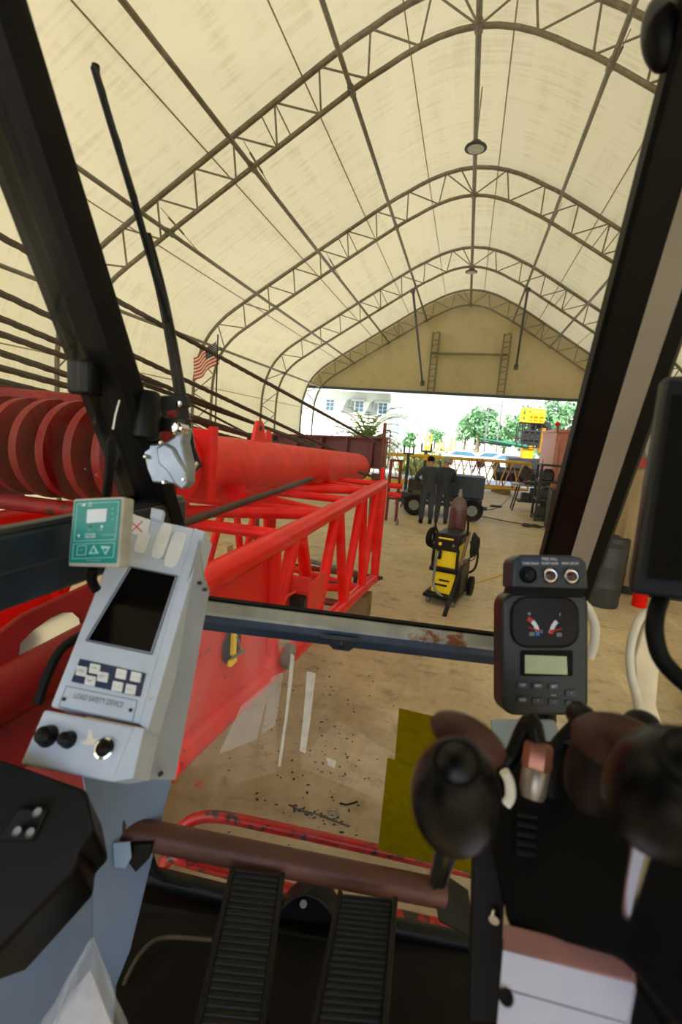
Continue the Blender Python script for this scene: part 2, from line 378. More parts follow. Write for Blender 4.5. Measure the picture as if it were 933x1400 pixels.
# gable wall above the open door
DOORZ = 4.55
pl = [(x, z) for x, z in arc_mem if z > DOORZ]
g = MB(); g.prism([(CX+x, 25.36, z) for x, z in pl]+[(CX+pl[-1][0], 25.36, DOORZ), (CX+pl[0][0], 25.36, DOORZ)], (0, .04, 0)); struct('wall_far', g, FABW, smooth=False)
g = MB(); g.box((CX, 25.3, DOORZ-.02), (16.1, .16, .13)); struct('trim_1', g, mat('door_header_blue', (52, 60, 84), .5), bevel=.01)
# thin seams welded along the membrane
def seam(pts, i):
    g = MB(); g.tube(pts, .014, 6); struct('trim_%d' % i, g, SEAM)
def mem_at(xr):
    for i in range(len(arc_mem)-1):
        a, b = arc_mem[i], arc_mem[i+1]
        if a[0] <= xr <= b[0] and b[0] > a[0]: t = (xr-a[0])/(b[0]-a[0]); return a[1]+(b[1]-a[1])*t
    return 3.0
for i, xr in enumerate([0.55, -1.25, -2.95, -4.75, -6.6, 2.2, 3.2, 5.0]):
    seam([(CX+xr, y, mem_at(xr)-.03) for y in (3.5, *YA)], i+2)
g = MB(); g.tube([(CX-8.15, y, 3.4) for y in (3.5, *YA)], .015, 5); struct('trim_12', g, SEAM)

# arch trusses
def arch(y):
    t = thing('arch_truss', 'x', 'truss', (CX, y, 0), 'curved steel roof trusses')
    pin = [(CX+x, y, z) for x, z in arc_in]; po = [(CX+x, y, z) for x, z in arc_out]
    MB().tube(po, .052, 10).build('outer_chord', TRUSS, t); MB().tube(pin, .045, 10).build('inner_chord', TRUSS, t)
    for i in range(3, 82, 3):
        k = (i//3) % 2
        MB().cyl(pin[i], po[i+1 if i < 42 else i-1], .020, n=6).build('brace', TRUSS, t)
        if i+3 < 84: MB().cyl(po[i+1 if i < 42 else i-1] if i < 42 else pin[i], pin[i+3] if i < 42 else po[i+2], .018, n=6).build('brace', TRUSS, t)
    for i in (30, 31, 53, 54): MB().cyl(pin[i], po[i], .014, n=6).build('brace', TRUSS, t)
    for sgn in (0, -1):
        p = V(pin[sgn]); q = V(po[sgn]); MB().box(((p.x+q.x)/2, y, .02), (1.0, .35, .04)).build('foot_plate', TRUSS, t)
    return t
a1 = arch(YA[0]); a1['label'] = 'curved steel roof truss nearest the cab, cut off by the top of the photo'
for k, lb in zip((1, 2), ('second curved steel roof truss from the cab, its peak just behind the near hanging lamp', 'third curved steel roof truss, holding the far hanging lamp')):
    dup(a1, (CX, YA[k], 0), lb)
dup(a1, (CX, YA[3]-.2, 0), 'grimy last curved roof truss framing the gable wall over the open doorway')
# purlins: straight steel pipes from arch to arch
PN = [(0, 8.74), (2.03, 8.0), (3.83, 6.90), (5.55, 5.83), (7.35, 4.55)]
nm = {0: 'along the ridge', 2.03: 'next to the ridge pipe', 3.83: 'halfway down the roof slope', 5.55: 'third down from the ridge', 7.35: 'at the height of the eave'}
for x, z in PN:
    for s in ((1,) if x == 0 else (-1, 1)):
        if x > 4 and s > 0: continue
        rr = .05 if x == 0 else .042
        t = thing('roof_purlin', 'straight steel roof pipe %s%s' % (nm[x], '' if x == 0 else (', left slope' if s < 0 else ', right slope')), 'pipe', (CX+s*x, 3.5, z), 'roof pipes linking the trusses')
        for a, b in zip([3.5]+YA[:-1], YA): 
            MB().cyl((CX+s*x, a, z), (CX+s*x, b, z), rr, n=10).build('pipe_length', TRUSS, t)
        for b in YA[:-1]: MB().cyl((CX+s*x, b-.1, z), (CX+s*x, b+.1, z), rr*1.45, n=10).build('coupling', TRUSS, t)
# tension cables beside the purlins
for s in (-1, 1):
    for i, (x, z) in enumerate(((2.03, 8.0), (3.83, 6.9), (5.55, 5.83))):
        for j in range(2 if i < 2 else 1):
            a, b = YA[j], YA[j+1]
            if s > 0 and i == 2: continue
            k = 'upper' if i == 0 else ('middle' if i == 1 else 'lower')
            g = MB(); g.cyl((CX+s*(x+.2), a, z+.45), (CX+s*(x-.02), a+1.0, z+.02), .008, n=5)
            g.cyl((CX+s*(x+.16), a+.2, z+.36), (CX+s*(x+.07), a+.6, z+.20), .02, n=6)
            g.cyl((CX+s*(x-.02), a+1.0, z+.02), (CX+s*(x-.02), b, z+.03), .005, n=5)
            tag(g.build('tension_cable', TRUSS), '%s thin tension cable with a turnbuckle between the %s roof trusses, %s slope' % (k, 'near' if j == 0 else 'middle', 'left' if s < 0 else 'right'), 'cable', 'tension cables of the roof')
# gable columns, diagonal struts and rail
for s, x0 in ((-1, -2.05), (1, 1.32)):
    x = x0
    zt = 7.45; t = thing('ladder_column', '%s narrow ladder-like steel column on the tan gable wall' % ('left' if s < 0 else 'right'), 'column', (x, 25.1, DOORZ), 'ladder columns on the gable')
    for dx in (-.16, .16): MB().cyl((x+dx, 25.12, DOORZ), (x+dx, 25.12, zt), .04, n=8).build('upright', TRUSS, t)
    for k in range(10):
        z = DOORZ+.2+k*.29; MB().cyl((x-.16, 25.12, z), (x+.16, 25.12, z+(.12 if k % 2 else 0)), .022, n=6).build('rung', TRUSS, t)
for s, (p, q) in ((-1, ((565, 398, YA[2]), (578, 524, 25.0))), (1, ((722, 396, YA[2]), (706, 502, 25.0)))):
    a, b = atY(*p), atY(*q); g = MB(); g.cyl(a, b, .05, n=10); g.box(b, (.2, .1, .25)); g.box(a, (.16, .16, .12))
    tag(g.build('diagonal_strut', mat('strut_green_grey', (64, 74, 66), .5, .3)), '%s long slanting steel strut from the third truss down to the door header' % ('left' if s < 0 else 'right'), 'strut', 'long diagonal struts')
a, b = atY(591, 483, 25.2), atY(694, 485, 25.2)
tag(MB().cyl(a, b, .055, n=10).build('gable_rail', TRUSS), 'dark horizontal pipe across the gable wall between the two ladder columns', 'rail')
for k, (a, b) in enumerate([((565, 400), (500, 408)), ((565, 400), (520, 395)), ((640, 372), (600, 400)), ((652, 372), (690, 400)), ((440, 470), (445, 520)), ((443, 470), (512, 468))]):
    pass
# hanging lamps
for (px, py, y), lb in (((651, 201, 10.3), 'near round black hanging lamp below the ridge pipe'), ((645, 371, 18.4), 'far round black hanging lamp just before the last truss')):
    c = atY(px, py, y); t = thing('hanging_lamp', lb, 'lamp', c, 'round lamps under the ridge')
    MB().lathe(c, (0, 0, 1), [(.05, .10), (.09, .09), (.13, .03), (.20, .0), (.21, -.03), (.17, -.035)], 20).build('lamp_housing', BLKG, t)
    MB().lathe(c, (0, 0, 1), [(.155, -.036), (.15, -.045)], 20).build('lens', mat('lamp_lens', (210, 215, 215), .15), t)
    MB().cyl(c+V((0, 0, .09)), V((c.x, c.y, 8.72)), .012, n=6).build('hanger_rod', TRUSS, t)

# ================================================================== OUTSIDE
# two-storey house
HY = 33.0
t = thing('house', 'white two-storey house with awnings over its windows and a lower porch roof', 'building', (-9, HY, 0))
MB().box((-11.8, HY+5, 3.6), (12.8, 10, 2.9)).build('upper_wall', SIDING, t)
MB().box((-11.8, HY+5.2, 1.1), (12.6, 10, 2.2)).build('lower_wall', mat('beige_siding', (226, 212, 176), .7, var=.05), t)
MB().box((-11.8, HY-.1, 4.72), (13.0, .3, .62)).build('frieze', SIDG, t)
MB().box((-11.6, HY+4.6, 5.14), (14.2, 11.6, .22)).build('eave', ROOFW, t, bevel=.03)
MB().prism([(-18.7, HY-1.2, 5.25), (-4.6, HY-1.2, 5.25), (-9, HY+4.5, 7.2), (-15, HY+4.5, 7.2)], (0, 0, .1)).build('roof', mat('grey_roof', (196, 200, 200), .8), t)
MB().obox((-18.6, HY, 2.32), (14.6, 0, 0), (0, -2.4, -.42), (0, 0, .14)).build('porch_roof', ROOFW, t)
for x in (-15.5, -11.5, -7.6, -4.3): MB().cyl((x, HY-2.1, 0), (x, HY-2.1, 1.95), .09, n=8).build('porch_post', ROOFW, t)
for px, py in ((492, 555), (524, 558), (452, 553)):
    c = atY(px, py, HY); 
    f = MB().box((c.x, HY-.04, c.z), (.72, .08, .95)).build('window', ROOFW, t)
    g = MB()
    for i in (-1, 1):
        for j in (-1, 0, 1): g.box((c.x+i*.15, HY-.09, c.z+j*.27), (.25, .03, .23))
    g.build('pane', WINB, f)
    if px > 460:
        g = MB(); a = V((c.x-.5, HY, c.z+.62)); g.obox(a, (1.0, 0, 0), (0, -.7, -.35), (0, 0, .05))
        g.prism([(c.x-.5, HY, c.z+.6), (c.x-.5, HY-.7, c.z+.25), (c.x-.75, HY-.1, c.z-.75)], (.03, 0, 0)); g.prism([(c.x-.5, HY-.1, c.z+.5), (c.x-.38, HY-.12, c.z-.5), (c.x-1.15, HY-.7, c.z-.6), (c.x-.75, HY-.7, c.z+.3)], (0, .03, 0)); g.build('awning', mat('awning_grey', (150, 156, 150), .7), t)
    else:
        pass
c = atY(447, 628, HY+.2); f = MB().box((c.x, HY+.12, c.z), (.9, .1, .7)).build('window', ROOFW, t); MB().box((c.x, HY+.05, c.z), (.7, .04, .5)).build('pane', WINB, f)
for px in (545, 537, 529):
    c = atY(px, 612, HY+.1); MB().box((c.x, HY+.1, 1.0), (.5, .12, 1.5)).build('window', ROOFW, t)
# palm
c = atZ(506, 640, 0.0); c = V((atY(502, 600, 27).x, 27, 0)); t = thing('palm_plant', 'bushy yellow-green palm with arching fronds before the white house', 'plant', c)
MB().cyl(c, c+V((0, 0, 1.7)), .22, .16, n=10).build('trunk', BARK, t)
for k in range(64):
    az = random.uniform(0, 6.28); el = random.uniform(.35, 1.45); L = random.uniform(1.7, 3.0); p = c+V((0, 0, 1.5)); pts = []
    for i in range(9):
        s = i/8*L; e = el-.55*(i/8)**2; pts.append(p+V((math.cos(az)*math.cos(e)*s, math.sin(az)*math.cos(e)*s, math.sin(e)*s)))
    g = MB(); g.tube(pts, [.035]*6+[.022, .016, .008], 4)
    for i in range(1, 9):
        d = (pts[i]-pts[i-1]).normalized(); sd = d.cross(V((0, 0, 1))).normalized()
        for q in (-1, 1):
            tip = pts[i]+sd*q*.34+d*.26-V((0, 0, .08)); g.add([pts[i], pts[i]+d*.13, tip], [[0, 1, 2]])
    g.build('frond', LEAFP, t)
# trees
def tree(px, py_top, y, wd, label, kind=LEAF, seed=1, sparse=1.0, group='trees beyond the car park', trunk=True):
    rnd = random.Random(seed); wd *= .72; top = atY(px, py_top, y).z; x = atY(px, py_top, y).x; b = V((x, y, 0)); t = thing('tree', label, 'tree', b, group)
    MB().tube([b, b+V((.1, 0, top*.4)), b+V((0, 0, top*.85))], [wd*.06, wd*.045, wd*.015], 8).build('trunk', BARK, t)
    g = MB(); blobs = [(V((rnd.gauss(0, wd*.2), rnd.gauss(0, wd*.2), top*rnd.uniform(.42, .95))), wd*rnd.uniform(.14, .26)) for _ in range(16)]
    for cc, r in blobs:
        for _ in range(int(75*sparse)):
            d = V((rnd.gauss(0, 1), rnd.gauss(0, 1), rnd.gauss(0, 1))).normalized(); p = b+cc+d*r*rnd.uniform(.6, 1.1)
            u = V((rnd.gauss(0, 1), rnd.gauss(0, 1), rnd.gauss(0, .6))).normalized()*wd*.05; v2 = u.cross(d).normalized()*wd*.045
            g.add([p-u, p-v2, p+u, p+v2], [[0, 1, 2, 3]])
    g.build('crown', kind, t)
tree(658, 560, 60, 6.5, 'round green tree left of the others beyond the car park', seed=1)
tree(640, 562, 62, 4, 'thin pale tree at the left edge of the green clump', seed=9, sparse=.6)
tree(693, 578, 58, 5, 'low green tree just left of the yellow lift', seed=2)
tree(722, 560, 70, 6.5, 'green tree rising behind the yellow lift', seed=3)
tree(768, 546, 44, 5, 'tall feathery pine beside the right pillar', seed=4, sparse=.7)
tree(746, 575, 50, 5.5, 'dense green tree behind the faded red container', seed=5)
tree(596, 588, 95, 5, 'small distant tree over the long low white building', seed=6)
tree(562, 590, 60, 3, 'small green tree at the corner of the house', seed=7)
for i, px in enumerate(range(560, 660, 12)):
    pass
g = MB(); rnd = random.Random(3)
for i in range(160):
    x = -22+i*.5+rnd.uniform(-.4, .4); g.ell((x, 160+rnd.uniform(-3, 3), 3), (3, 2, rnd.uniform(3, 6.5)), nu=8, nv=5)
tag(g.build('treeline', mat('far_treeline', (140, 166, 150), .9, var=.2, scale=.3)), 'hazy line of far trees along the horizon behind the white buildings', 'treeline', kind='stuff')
# hedge and bushes
def bush(name, label, c, rx, ry, rz, m=HEDGE, seed=1, n=900, cat='bush', group=None):
    rnd = random.Random(seed); g = MB(); g.ell(c, (rx*.85, ry*.85, rz*.85), nu=12, nv=8)
    for _ in range(n):
        d = V((rnd.gauss(0, 1), rnd.gauss(0, 1), abs(rnd.gauss(0, 1)))).normalized(); p = V(c)+V((d.x*rx, d.y*ry, d.z*rz))*rnd.uniform(.85, 1.08)
        u = V((rnd.gauss(0, 1), rnd.gauss(0, 1), rnd.gauss(0, 1))).normalized()*.12; v2 = u.cross(d).normalized()*.1
        g.add([p-u, p-v2, p+u, p+v2], [[0, 1, 2, 3]])
    return tag(g.build(name, m), label, cat, group)
c = atZ(575, 640, 0); bush('bush', 'rounded yellow-green bush by the house corner', (c.x+.8, 30, .1), 1.6, .9, 1.2, seed=2)
c = atY(620, 618, 48); bush('hedge', 'long low clipped hedge beyond the lawn', (c.x+1.5, 58, .1), 6, 1.0, 1.3, seed=3, n=2200, cat='hedge', m=mat('hedge_brownish', (170, 168, 140), .8, var=.25))
# low white commercial building far off
t = thing('long_building', 'long low white commercial building far beyond the car park', 'building', (5, 110, 0))
MB().box((4, 112, 2.6), (34, 8, 5.2)).build('wall', SIDING, t); MB().box((4, 111.9, 5.3), (35, 9, .4)).build('roof_edge', ROOFW, t)
for k in range(6): MB().box((-9+k*5.2, 107.9, 1.6), (2.6, .2, 1.8)).build('window', SIDG, t)
for i, (px, h) in enumerate(((586, 1.5), (604, 1.1), (620, 1.4))):
    p = atZ(px, 622, 0); p = V((atY(px, 610, 75).x, 75, 0)); t = thing('forklift_mast', ('leftmost', 'middle', 'rightmost')[i]+' of three orange lift masts standing by the far car park', 'machine', p, 'orange lift masts')
    for dx in (-.35, .35): MB().box(p+V((dx, 0, h)), (.22, .3, h*2)).build('mast_rail', ORG, t)
    MB().box(p+V((0, .3, .7)), (1.2, 1.6, 1.1)).build('body', ORG, t, bevel=.1)
# parked cars
def car(px, y, col, label, ln=4.4):
    p = V((atY(px, 620, y).x, y, 0)); t = thing('car', label, 'car', p, 'parked cars')
    MB().prism([p+V((-ln/2, -.85, .35)), p+V((ln/2, -.85, .35)), p+V((ln/2, -.85, .85)), p+V((ln*.28, -.85, .95)), p+V((ln*.12, -.85, 1.42)), p+V((-ln*.25, -.85, 1.42)), p+V((-ln*.42, -.85, .95)), p+V((-ln/2, -.85, .85))], (0, 1.7, 0)).build('body', col, t, bevel=.08)
    MB().prism([p+V((ln*.22, -.87, .97)), p+V((ln*.1, -.87, 1.34)), p+V((-ln*.23, -.87, 1.34)), p+V((-ln*.35, -.87, .97))], (0, 1.74, 0)).build('side_glass', WINB, t)
    for dx in (-.32, .32):
        for dy in (-.86, .66): MB().cyl(p+V((ln*dx, dy, .33)), p+V((ln*dx, dy+.2, .33)), .33, n=14).build('wheel', BLK, t)
CWH = mat('white_car_paint', (236, 238, 240), .25); CSI = mat('silver_car_paint', (190, 196, 204), .25, .4)
car(678, 50, CSI, 'silver parked car left of the yellow lift'); car(703, 45, CWH, 'white parked car just left of the yellow lift')
car(638, 47, CWH, 'white parked car at the far left of the car park'); car(752, 37, CWH, 'white parked car right of the yellow lift')
# utility pole
for i, (px, y, h) in enumerate(((681, 56, 7), (664, 52, 6))):
    p = V((atY(px, 600, y).x, y, 0)); t = thing('utility_pole', ('tall' if i == 0 else 'shorter')+' thin pole standing among the trees', 'pole', p, 'poles by the trees'); MB().cyl(p, p+V((0, 0, h)), .1, .06, n=8).build('pole', STEELG, t); MB().box(p+V((0, 0, h-.6)), (1.6, .08, .1)).build('crossarm', STEELG, t)
# yellow aerial lift / excavator group at the right
p0 = V((atY(715, 628, 33).x, 33, 0)); t = thing('crawler_crane', 'yellow tracked machine with a railed platform and dark basket outside the doorway', 'machine', p0)
def YP(px, py, y=33.0): return atY(px, py, y)
for dy in (-1.4, 1.2):
    a, b = YP(676, 632, 33+dy), YP(745, 636, 33+dy)
    pts = [V((a.x, a.y, .35))+V((0, 0, 0)), V((b.x, b.y, .35))]
    g = MB(); g.box(((a.x+b.x)/2, a.y, .36), (b.x-a.x, .5, .74)); g.build('track', BLK, t, bevel=.2)
g = MB(); g.box(((YP(700, 620).x+YP(744, 620).x)/2, 33, 1.15), (2.4, 2.2, .7)); g.build('deck', DKJ, t, bevel=.05)
a, b = YP(711, 625), YP(729, 608); MB().box(((a.x+b.x)/2, 32.6, (a.z+b.z)/2+.1), (b.x-a.x, 1.2, b.z-a.z+.3)).build('engine_cover', ORG, t, bevel=.05)
a, b = YP(738, 612), YP(741, 592); MB().box(((a.x+b.x)/2, 32.8, (a.z+b.z)/2), (.3, .8, b.z-a.z+.6)).build('side_panel', ORG, t, bevel=.02)
a, b = YP(704, 610), YP(738, 580); cx, cz, ww, hh = (a.x+b.x)/2, (a.z+b.z)/2, abs(b.x-a.x), abs(b.z-a.z)
g = MB(); g.box((cx+.1, 32.4, cz-.15), (ww*.8, .9, hh*.62)); g.build('counterweight', DKJ, t, bevel=.04)
g = MB()
for i in range(5):
    x = cx-ww/2+ww*i/4; g.box((x, 31.9, cz), (.07, .07, hh)); g.box((x, 33.0, cz), (.07, .07, hh))
for k in range(4): g.box((cx, 31.9, cz-hh/2+hh*k/3), (ww, .06, .07)); g.box((cx, 33.0, cz-hh/2+hh*k/3), (ww, .06, .07))
g.build('basket', DKJ, t)
a, b = YP(711, 577), YP(742, 562); cx, cz, ww, hh = (a.x+b.x)/2, (a.z+b.z)/2, abs(b.x-a.x), abs(b.z-a.z)
g = MB()
for i in range(5):
    x = cx-ww/2+ww*i/4; g.box((x, 31.8, cz), (.08, .08, hh)); g.box((x, 32.8, cz), (.08, .08, hh))
for k in (0, .5, 1): g.box((cx, 31.8, cz-hh/2+hh*k), (ww, .06, .09)); g.box((cx, 32.8, cz-hh/2+hh*k), (ww, .06, .09))
g.box((cx+.25, 32.3, cz-.05), (ww*.62, .9, hh*.6)); g.build('platform_rail', ORG, t)
g = MB(); g.tube([YP(718, 603), YP(728, 585), YP(737, 577), YP(748, 584)], [.2, .3, .35, .3], 10); g.tube([YP(746, 580), YP(757, 600)], [.3, .12], 8); g.build('boom_arm', DKJ, t)
g = MB(); a, b = YP(657, 600, 32), YP(723, 611, 32); g.tube([a, b], [.05, .14], 8); g.build('beam', GRN, t)
g = MB(); g.tube([YP(657, 604, 32), YP(700, 610, 32)], .07, 6); g.build('cable_arm', DKJ, t)
g = MB(); g.cyl(YP(731, 563), YP(731, 552), .02, n=5); g.build('antenna', DKJ, t)
# faded red container + dark racks at right of the door
a, b = atY(752, 660, 20.5), atY(792, 590, 20.5); t = thing('shipping_container', 'faded pinkish red corrugated container beside the right pillar', 'container', (4.2, 21, 0))
g = MB(); x0 = a.x; N = 40; prof = []
for i in range(N+1): prof.append(V((x0+i*.09, 20.5+(0.05 if i % 4 in (1, 2) else 0), .1)))
g.prism(prof+[V((x0+N*.09, 24, .1)), V((x0, 24, .1))], (0, 0, atY(765, 591, 20.5).z-.1)); g.build('corrugated_wall', PINKC, t)
MB().box((x0+1.8, 22.2, atY(765, 591, 20.5).z+.06), (3.7, 3.6, .12)).build('roof', PINKC, t, bevel=.02)
MB().box((x0+.05, 20.46, 1.3), (.14, .14, 2.4)).build('corner_post', PINKC, t)
MB().box((x0+1.8, 20.46, .15), (3.6, .14, .2)).build('base_rail', PINKC, t)
p = atY(763, 592, 20); t = thing('beacon', 'small red beacon lamp on a stalk above the red container', 'lamp', p); MB().cyl(p, atY(763, 583, 20), .02, n=6).build('stalk', DKJ, t); MB().ell(atY(763, 580, 20), (.1, .1, .09)).build('lens', RED, t)
# yellow boom lattice lying across the doorway
A = V((-5.2, 19.6, 0)); B = V((2.9, 23.1, 0)); t = thing('yellow_boom_section', 'long yellow lattice boom section lying across the doorway', 'boom', A)
dr = (B-A).normalized(); sd = V((-dr.y, dr.x, 0)); zs = (.27, 1.46)
MBx = []
for q in (0, 1):
    for z in zs: MB().cyl(A+sd*q*.9+V((0, 0, z)), B+sd*q*.9+V((0, 0, z)), .06, n=8).build('chord', YELD, t)
nb = 12; L = (B-A).length
for q in (0, 1):
    for i in range(nb):
        a = A+dr*L*i/nb+sd*q*.9; b = A+dr*L*(i+.5)/nb+sd*q*.9; c = A+dr*L*(i+1)/nb+sd*q*.9
        MB().cyl(a+V((0, 0, zs[0])), b+V((0, 0, zs[1])), .028, n=6).build('lacing', YELD, t)
        MB().cyl(b+V((0, 0, zs[1])), c+V((0, 0, zs[0])), .028, n=6).build('lacing', YELD if i % 2 else REDD, t)
for s in (0, 1):
    e = A if s == 0 else B; MB().cyl(e+V((0, 0, zs[0])), e+sd*.9+V((0, 0, zs[0])), .05, n=8).build('end_bar', YELD, t); MB().cyl(e+V((0, 0, zs[1])), e+sd*.9+V((0, 0, zs[1])), .05, n=8).build('end_bar', YELD, t); MB().cyl(e+V((0, 0, zs[0])), e+V((0, 0, zs[1])), .05, n=8).build('end_bar', YELD, t)
for k, f in enumerate((.12, .5, .88)):
    p = A+dr*L*f+sd*.45; tag(MB().box(p+V((0, 0, .105)), (.3, 1.3, .21), math.atan2(dr.y, dr.x)).build('timber_block', mat('timber', (120, 96, 66), .8), bevel=.01), ('left', 'middle', 'right')[k]+' timber block under the yellow lattice boom', 'block', 'blocks under the yellow boom')
# slings hanging on the yellow boom
for i, px in enumerate((645, 652, 735)):
    a = atY(px, 630, 22.0 if i < 2 else 23.0); g = MB(); pts = [a+V((0, -.1, .1)), a+V((.06, -.14, -.25)), a+V((.12, -.12, -.5)), a+V((.2, -.13, -.2)), a+V((.24, -.1, .1))]
    tag(g.tube(smoothline(pts, 14), .02, 6).build('lifting_sling', mat('sling_magenta', (150, 40, 70), .8)), 'dark pink lifting sling looped over the yellow boom, %s' % ('left of the pair' if i == 0 else 'right of the pair' if i == 1 else 'beside the work bench'), 'sling', 'slings on the yellow boom')

# trailer with jack stands and workers
tc_ = V((-.5, 14.3, 0)); t = thing('utility_trailer', 'dark blue two-wheel shop trailer loaded with gear behind the two workers', 'trailer', tc_)
MB().box((-.55, 14.5, .55), (2.3, 1.2, .14)).build('bed', DBLU, t, bevel=.02)
MB().box((-.5, 13.95, .40), (2.5, .08, .1)).build('frame_rail', DBLU, t)
MB().box((.15, 14.6, .93), (.95, 1.0, .62)).build('toolbox', DBLU, t, bevel=.02)
MB().box((-1.15, 14.6, .82), (.8, .7, .4)).build('generator', DKJ, t, bevel=.04)
MB().cyl((-.45, 14.0, .95), (-.45, 14.14, .95), .26, n=20).build('spare_wheel', DKJ, t); MB().cyl((-.45, 13.97, .95), (-.45, 14.02, .95), .13, n=18).build('wheel_hub', STEELG, t)
for x in (-1.28, .35):
    wv = MB().lathe((x, 13.82, .31), (0, 1, 0), [(.16, 0), (.28, .0), (.31, .04), (.31, .16), (.28, .2), (.16, .2)], 22).build('wheel', BLK, t); MB().cyl((x, 13.80, .31), (x, 13.84, .31), .15, n=16).build('hub', STEELG, wv)
MB().cyl((-1.75, 13.9, .42), (-1.2, 14.3, .46), .035, n=8).build('drawbar', DBLU, t); MB().box((-1.78, 13.88, .42), (.1, .1, .12)).build('hitch', RED, t)
MB().box((-.35, 13.86, .36), (.14, .05, .08)).build('rear_lamp', RED, t); MB().box((-1.2, 14.1, .60), (.35, .1, .2)).build('crate', mat('crate_brown', (110, 84, 60), .8), t)
def fork_stand(px, y, pyt, label, m):
    a = atY(px, pyt, y); p = V((a.x, y, 0)); t = thing('fork_stand', label, 'stand', p, 'fork-topped pipe stands')
    MB().cyl(p+V((0, 0, .04)), V((a.x, y, a.z)), .05, n=10).build('post', m, t)
    for k in range(3):
        an = k*2.1+.4; MB().cyl(p+V((0, 0, .35)), p+V((math.cos(an)*.4, math.sin(an)*.4, .02)), .025, n=6).build('leg', m, t)
    g = MB(); g.box((a.x, y, a.z+.02), (.34, .07, .06)); g.box((a.x-.15, y, a.z+.15), (.05, .07, .24)); g.box((a.x+.15, y, a.z+.15), (.05, .07, .24)); g.build('fork', m, t)
fork_stand(559, 15.6, 621, 'left fork-topped pipe stand, all dark teal, behind the trailer', DBLU)
fork_stand(583, 15.3, 618, 'right fork-topped pipe stand with a yellow neck behind the workers', mat('stand_dark', (44, 48, 50), .5))
p = atY(583.5, 622, 15.2); tag(MB().cyl(p+V((0, 0, -.16)), p+V((0, 0, .02)), .075, n=10).build('stand_collar', ORG), 'yellow sleeve around the neck of the right pipe stand', 'sleeve')

def person(label, base, face, joints, rad, helm):
    """joints: name -> local (x side, y forward, z up); one skinned body, clothing over it"""
    t = thing('person', label, 'person', base, 'workers at the trailer'); R = Matrix.Rotation(face, 3, 'Z')
    names = list(joints); co = {k: V(base)+R@V(v) for k, v in joints.items()}
    E_ = [('pelvis', 'belly'), ('belly', 'chest'), ('chest', 'neck'), ('neck', 'head0'), ('head0', 'head1'), ('chest', 'shl'), ('shl', 'ell'), ('ell', 'wrl'), ('wrl', 'hal'), ('chest', 'shr'), ('shr', 'elr'), ('elr', 'wrr'), ('wrr', 'har'),
          ('pelvis', 'hil'), ('hil', 'knl'), ('knl', 'anl'), ('anl', 'tol'), ('pelvis', 'hir'), ('hir', 'knr'), ('knr', 'anr'), ('anr', 'tor')]
    def skin(nm, keep, grow, m):
        me = bpy.data.meshes.new(nm); ids = [k for k in names if k in keep]; rl = root_loc(t)
        me.from_pydata([co[k]-rl for k in ids], [(ids.index(a), ids.index(b)) for a, b in E_ if a in keep and b in keep], [])
        o = bpy.data.objects.new(nm, me); COL.objects.link(o); o.parent = t; me.materials.append(m)
        sk = o.modifiers.new('skin', 'SKIN'); sk.use_smooth_shade = True
        for i, k in enumerate(ids):
            r = rad[k]; me.skin_vertices[0].data[i].radius = (r[0]+grow, r[1]+grow); me.skin_vertices[0].data[i].use_root = (k == 'pelvis')
        s = o.modifiers.new('sub', 'SUBSURF'); s.levels = 2; s.render_levels = 2; return o
    body = skin('body', names, 0, SKIN)
    skin('overalls', [k for k in names if k not in ('head0', 'head1', 'hal', 'har', 'tol', 'tor')], .018, DENIM)
    for s in ('l', 'r'):
        a, b = co['an'+s], co['to'+s]; g = MB(); d = (b-a); d.z = 0
        g.tube([V((a.x, a.y, .05))-d*.25, V((a.x, a.y, .055)), V((b.x, b.y, .04))+d*.05], [.045, .052, .04], 10); g.tube([V((a.x, a.y, .05)), a+V((0, 0, .1))], [.05, .055], 10); g.build('boot', BLK, t)
        h = co['ha'+s]; wv = (h-co['wr'+s]).normalized(); sdv = wv.cross(V((0, 0, 1))).normalized() if abs(wv.z) < .9 else V((1, 0, 0)); g = MB()
        for i in range(4):
            q = h+sdv*(i-1.5)*.018; g.tube([q, q+wv*.04, q+wv*(.07+.008*(1.5-abs(i-1.5)))+V((0, 0, -.01))], [.009, .008, .006], 6)
        g.tube([h-sdv*.03-wv*.03, h-sdv*.05+wv*.01], [.010, .008], 6); g.build('fingers', SKIN, t)
    hd = co['head0'].lerp(co['head1'], .5); fw = R@V((0, 1, 0)); up = V((0, 0, 1)); sd = R@V((1, 0, 0))
    if helm: MB().lathe(co['head1']-up*.06, up, [(.155, 0), (.15, .01), (.12, .02), (.115, .06), (.08, .115), (.02, .135)], 20).build('hard_hat', HELM, t)
    else: MB().ell(co['head1']-up*.02, (.10, .11, .09)).build('cap', BLK, t)
    for q in (-1, 1):
        MB().ell(hd+fw*.092+sd*q*.032+up*.01, (.012, .008, .009)).build('eye', BLK, t); MB().ell(hd+sd*q*.088-up*.005, (.014, .025, .032)).build('ear', SKIN, t)
    MB().ell(hd+fw*.108-up*.02, (.015, .02, .024)).build('nose', SKIN, t); MB().ell(hd+fw*.095-up*.062, (.028, .008, .007)).build('mouth', mat('lips', (130, 74, 62), .6), t)
    return t
RD = dict(pelvis=(.15, .115), belly=(.14, .11), chest=(.175, .12), neck=(.06, .06), head0=(.075, .085), head1=(.085, .095), shl=(.075, .07), ell=(.052, .05), wrl=(.035, .032), hal=(.04, .02), shr=(.075, .07), elr=(.052, .05), wrr=(.035, .032), har=(.04, .02),
          hil=(.095, .095), knl=(.068, .068), anl=(.048, .048), tol=(.04, .03), hir=(.095, .095), knr=(.068, .068), anr=(.048, .048), tor=(.04, .03))
